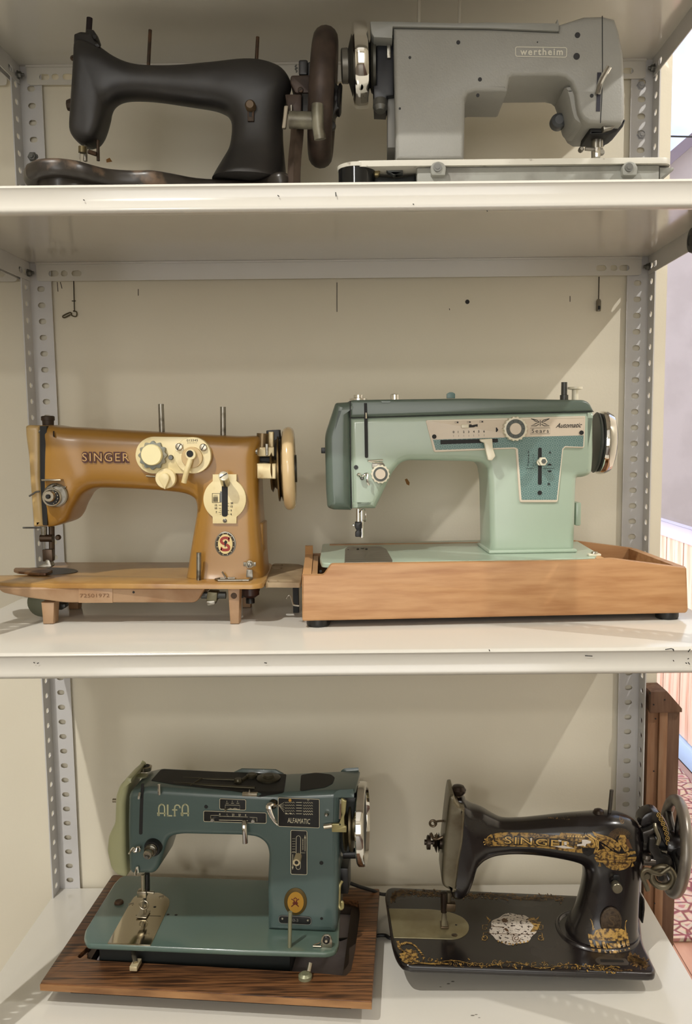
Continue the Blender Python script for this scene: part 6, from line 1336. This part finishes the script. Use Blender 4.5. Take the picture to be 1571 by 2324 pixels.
draped('small_lettering', [], GOLDK, 1, texts=[('The Singer Manufacturing Co', 205, 272, .0046, 712, dict(rot=.055, bold=.01)), ('Manufactured in Great Britain.', 262, 307, .0046, 702, dict(rot=.075, bold=.01))])
draped('top_scrolls', [leaf(820, 238, 60, 10, .1), leaf(880, 246, 50, 12, -.4), leaf(965, 245, 60, 14, .3), leaf(1000, 262, 34, 20, -.9)], GOLDK, 1, ribbons=[(spiral(910, 246, 16, 1.4), .001), (spiral(1080, 290, 18, 1.5), .001), ([(1050, 262), (1090, 268), (1110, 285)], .001), ([(930, 240), (1020, 262)], .001)])
# lower pillar transfers
T.win(1200, 1980, .23616)
draped('pillar_ornament', [[(588, 628), (640, 628), (660, 590), (710, 570), (900, 570), (950, 595), (972, 625), (975, 672), (590, 668)]]+[[(x-14, 676), (x+14, 676), (x+18, 700), (x+8, 722), (x-10, 720), (x-16, 700)] for x in (606, 662, 722, 868, 918, 962)]+[[(752, 690), (848, 690), (842, 735), (800, 750), (760, 735)]], GOLDD, 1, ribbons=[([(617, 505), (630, 520), (638, 560), (632, 600), (650, 575)], .0014), ([(968, 505), (955, 520), (948, 560), (952, 600)], .0014)], yl=-.045)
draped('corner_ornament', [[(470, 240), (440, 340), (400, 380), (320, 470), (290, 525), (275, 515), (300, 440), (380, 330), (430, 250)]], GOLDK, 1, ribbons=[(spiral(395, 420, 40, 1.5), .0016), (spiral(355, 500, 14, 1.2), .001)], yl=-.01)
bm = newbm(); b_prism(bm, [p for p in T.q2([(818+107*math.cos(t), 530+142*math.sin(t)) for t in [2*PI*i/40 for i in range(40)]], -.05)], -.0, .003, bev=.0012)
for v in bm.verts:
    pass
h = bv6.ray_cast(Vector((T.y(818, 530, -.05).x, -.3, T.y(818, 530, -.05).z)), Vector((0, 1, 0)))
bm.transform(Matrix.Translation((0, h[0].y-.0022, 0)))
m6b = link('brass_medallion', bm, mat('dark_brass', rgb(82, 68, 54), .45, .5, c2=rgb(60, 50, 40), scale=160), T)
bm = newbm(); o = T.q2([(818+92*math.cos(t), 530+126*math.sin(t)) for t in [2*PI*i/40 for i in range(40)]], -.05); b_ribbon(bm, o, .0008, h[0].y-.0026, closed=True); a = T.y(818, 570, -.05); b_text(bm, 'S', a.x, a.z, .018, h[0].y-.0026, align='CENTER'); link('medallion_relief', bm, mat('brass_relief', rgb(98, 82, 62), .4, .6), m6b)
# bobbin spring stud on the pillar
h2 = bv6.ray_cast(Vector((T.y(840, 60, -.03).x, -.3, T.y(840, 60, -.03).z)), Vector((0, 1, 0)))[0].y
prism('stitch_slot', rnd_poly(T.q2([(812, 20), (875, 20), (875, 110), (812, 110)], h2), .0035), h2-.0014, h2+.004, BLACKP, T, bev=.0006); T.knob('stitch_knob', 855, 160, h2+.002, .018, 52, AGED, prof=[(0, 0), (.5, 0), (.5, .15), (.8, .2), (.75, .55), (1, .6), (1, .95), (.9, 1), (0, 1)])
# pins on top, winder and hand wheel
T.win(1080, 1780, .31254)
bar('spool_pin', T, (968, 240), (988, 42), 0, .0030, mat('grey_steel_pin', rgb(88, 84, 78), .35, .7), seg=12)
q = T.y(893, 205, .0); lathe('oil_cap', [(0, 0), (.0085, 0), (.009, .002), (.007, .006), (.003, .008), (0, .0082)], mx(q+Vector((0, 0, -.002)), 'Z'), _M['dark_bronze_knob'], T.o, 20)
cW = T.y(1408, 446, 0); top, bot = T.y(1400, 72, 0), T.y(1440, 820, 0)
Rw = .0735; ctr = T.y(1442, 445, 0); M = mx(ctr, (1, -.10, -.04)); RIM = mat('grey_worn_rim', rgb(134, 128, 120), .32, .65, c2=rgb(104, 96, 88), scale=20)
bm = newbm(); b_torus(bm, Rw-.008, .0085, M, 64, 18); hw6 = link('hand_wheel', bm, RIM, T)
bm = newbm()
for i in range(5):
    a = 2*PI*i/5+.5; P = [M @ Vector((r*math.cos(a+t), r*math.sin(a+t), h_)) for r, t, h_ in ((.014, 0, .004), (.034, .10, .0), (Rw-.010, .02, 0))]; b_tube(bm, P, .0055, 10, smooth=4)
b_lathe(bm, [(0, -.014), (.019, -.014), (.021, -.008), (.021, .010), (.015, .018), (0, .018)], M, 28); link('wheel_spokes', bm, JAP, hw6)
def xw(x, y, yl=0.): return T.y(x, y, yl)
lathe('wheel_boss', [(0, 0), (.019, 0), (.021, .004), (.019, .012), (.0, .012)], mx(xw(1195, 410, .0), (1, -.05, 0)), JAP, T.o, 32)
lathe('drive_shaft', [(0, 0), (.0155, 0), (.0155, .018), (.011, .02), (.011, .05), (0, .05)], mx(xw(1210, 415, .0), (1, -.05, 0)), BLACKP, T.o, 28)
gp = [(1192, 300), (1198, 250), (1230, 212), (1285, 192), (1330, 200), (1370, 245), (1400, 310), (1415, 380), (1412, 470), (1385, 480), (1350, 400), (1320, 320), (1270, 290), (1220, 320)]
wg = prism('belt_guard', rnd_poly(T.q2(gp, -.012), .004), -.014, .012, JAP, T, bev=.004)
bm = newbm()
for x, y in ((1328, 222), (1345, 252), (1360, 285), (1374, 320), (1385, 355), (1392, 392), (1396, 425)):
    b_ribbon(bm, [T.y(x+13*math.cos(t), y+15*math.sin(t), -.014).xz for t in [2*PI*i/14 for i in range(14)]], .0009, -.0144, closed=True); b_fill(bm, [T.y(x+5*math.cos(t), y+5*math.sin(t), -.014).xz for t in [2*PI*i/8 for i in range(8)]], -.0144)
link('guard_ornament', bm, GOLDL, wg)
DKS = mat('dark_worn_steel', rgb(66, 64, 62), .32, .8, c2=rgb(96, 92, 86), scale=26, lo=.5, hi=.75)
prism('winder_bracket', rnd_poly(T.q2([(1255, 378), (1300, 375), (1320, 430), (1350, 500), (1420, 530), (1425, 590), (1300, 605), (1262, 585), (1285, 520), (1250, 470)], -.026), .003), -.03, -.018, DKS, T, bev=.003)
prism('bracket_window', T.q2([(1338, 505), (1360, 512), (1365, 540), (1342, 532)], -.0302), -.0304, -.029, DARK, T)
bm = newbm(); b_tube(bm, T.P([(1300, 285, -.02), (1308, 330, -.026), (1330, 390, -.03), (1318, 440, -.032)]), .0030, 10, smooth=4); link('bracket_spring', bm, AGED, T)
prism('tension_block', rnd_poly(T.q2([(1205, 340), (1265, 320), (1295, 300), (1310, 330), (1262, 375), (1255, 420), (1215, 420)], -.02), .002), -.024, -.008, DKS, T, bev=.002)
p1, p2 = xw(1212, 558, -.026), xw(1300, 562, -.026); tube('winder_spindle', [p1, p2], .0058, mat('grey_brown_steel', rgb(104, 98, 92), .3, .8), T.o, seg=16)
lathe('spindle_button', [(0, 0), (.0062, 0), (.007, .004), (.005, .008), (0, .008)], mx(xw(1242, 530, -.026)+Vector((0, 0, -.004)), 'Z'), _M['grey_brown_steel'], T.o, 18)
bm = newbm(); b_torus(bm, .020, .0085, mx(xw(1452, 575, -.012), (1, .15, .1)), 32, 14, 1.2); link('rubber_ring', bm, BLACKP, T)
bm = newbm(); b_torus(bm, .0155, .0055, mx(xw(1358, 672, -.03), (.25, 1, .1)), 36, 12, .8); link('winder_cam', bm, AGED, T)
T.knob('cam_hub', 1352, 680, -.028, .005, 36, _M['grey_brown_steel']); T.knob('cam_slot', 1350, 682, -.0328, .0008, 22, DARK)
T.knob('winder_screw', 1246, 672, -.030, .008, 30, AGED)
bm = newbm(); b_tube(bm, T.P([(1250, 770), (1232, 720), (1210, 675), (1215, 635), (1245, 618), (1290, 640), (1340, 650), (1380, 625), (1412, 605)], -.038), .0032, 10, smooth=4); link('winder_finger', bm, AGED, T)
prism('back_boss', rnd_poly(T.q2([(1185, 770), (1200, 790), (1203, 860), (1190, 960), (1178, 960)], .02), .002), .0, .03, JAP, T, bev=.002)
# ------------------------------------------------------------------ small things on the wall and marks
Wp = Frame('w', (0, 0, 0)); bpy.data.objects.remove(Wp.o)
LINE = mat('dark_thread', rgb(48, 42, 34), .8)
def hanger(px0, py0, px1, py1, label):
    a, b = Wp.y(px0, py0, -.0035), Wp.y(px1, py1, -.0035)
    f = Frame('hanging_string', a); tag(f.o, label, 'string')
    tube('string', [f.I @ a, f.I @ b], .0008, LINE, f.o, seg=6); return f, b
f, b = hanger(167, 632, 169, 705, 'thin dark string with a small bent clip hanging on the wall above the gold-brown machine')
P = [f.I @ Wp.y(x, y, -.0045) for x, y in ((166, 706), (174, 708), (173, 718), (163, 716), (160, 709), (143, 717), (146, 721), (160, 714))]
tube('clip', P, .0011, mat('tarnished_wire', rgb(100, 92, 72), .4, .6), f.o, seg=6, smooth=3)
tube('cross_wire', [f.I @ Wp.y(163, 683, -.004), f.I @ Wp.y(172, 683, -.004)], .0007, LINE, f.o, seg=6)
f, b = hanger(1360, 628, 1359, 680, 'thin dark string with a small clear plastic plug hanging by the right upright')
q = f.I @ Wp.y(1359, 692, -.0045); lathe('plug', [(0, 0), (.0036, 0), (.004, .004), (.004, .016), (.0025, .019), (0, .019)], mx((q.x, q.y, q.z-.010), 'Z'), mat('smoky_plastic', rgb(120, 112, 96), .2), f.o, 14)
lathe('plug_core', [(0, 0), (.0022, 0), (.0022, .006), (0, .006)], mx((q.x, q.y-.0025, q.z-.008), 'Z'), DARK, f.o, 10)
q = Wp.y(1061, 685, 0); o = lathe('nail_hole', [(0, 0), (.0036, 0), (.0034, .0006), (0, .0006)], mx((q.x, 0, q.z), 'Y', True), DARK, wall_rear, 14)
bm = newbm()
for pts in (((765, 641), (765, 708)), ((314, 656), (314, 671)), ((1294, 672), (1294, 685)), ((1020, 700), (1021, 704)), ((130, 640), (132, 662)), ((137, 640), (141, 655))):
    a = [Wp.y(x, y, 0).xz for x, y in pts]; b_ribbon(bm, a, .0011, -.0003)
link('pencil_marks', bm, LINE, wall_rear)
STAIN = mat('brown_stain', rgb(146, 104, 54), .8)
bm = newbm(); b_fill(bm, [Wp.y(x, y, 0).xz for x, y in ((919, 1088), (924, 1086), (930, 1095), (929, 1102), (923, 1099))], -.0003); b_fill(bm, [Wp.y(x, y, 0).xz for x, y in ((241, 362), (249, 358), (255, 367), (242, 369))], -.0003); link('wall_stains', bm, STAIN, wall_rear)
bm = newbm()
for pts in (((1510, 1474), (1524, 1472), (1530, 1474)), ((1527, 1473), (1530, 1478)), ((1562, 1480), (1567, 1473)), ((1562, 1503), (1566, 1508)), ((1528, 1498), (1530, 1501)), ((1556, 1504), (1560, 1506)), ((1561, 1496), (1564, 1494)), ((600, 1504), (606, 1505)), ((1105, 478), (1107, 480)), ((630, 443), (634, 446)), ((762, 436), (763, 446)), ((189, 453), (192, 455)), ((76, 1503), (79, 1505)), ((84, 1506), (88, 1504)), ((937, 463), (940, 464)), ((1328, 1488), (1345, 1489)), ((1110, 1474), (1112, 1478))):
    a = [Wp.y(x, y, -DEP-.0045).xz for x, y in pts]; b_ribbon(bm, a, .0010, -DEP-.0046)
bm.transform(rack.I); link('chip_marks', bm, DARK, rack)
bm = newbm()
for x, y, s in ((1073, 2305, 3.5), (1081, 2303, 2.5), (1018, 2233, 3), (1028, 2228, 3), (1000, 2240, 2), (1088, 2310, 2)):
    c = [Wp.z(x+s*math.cos(t)*1.4, y+s*.4*math.sin(t), ZC).xy for t in [2*PI*i/9 for i in range(9)]]; b_fill(bm, c, ZC+.0003, 'XY')
bm.transform(rack.I); link('scuff_marks', bm, mat('grey_scuff', rgb(126, 120, 110), .7), rack)
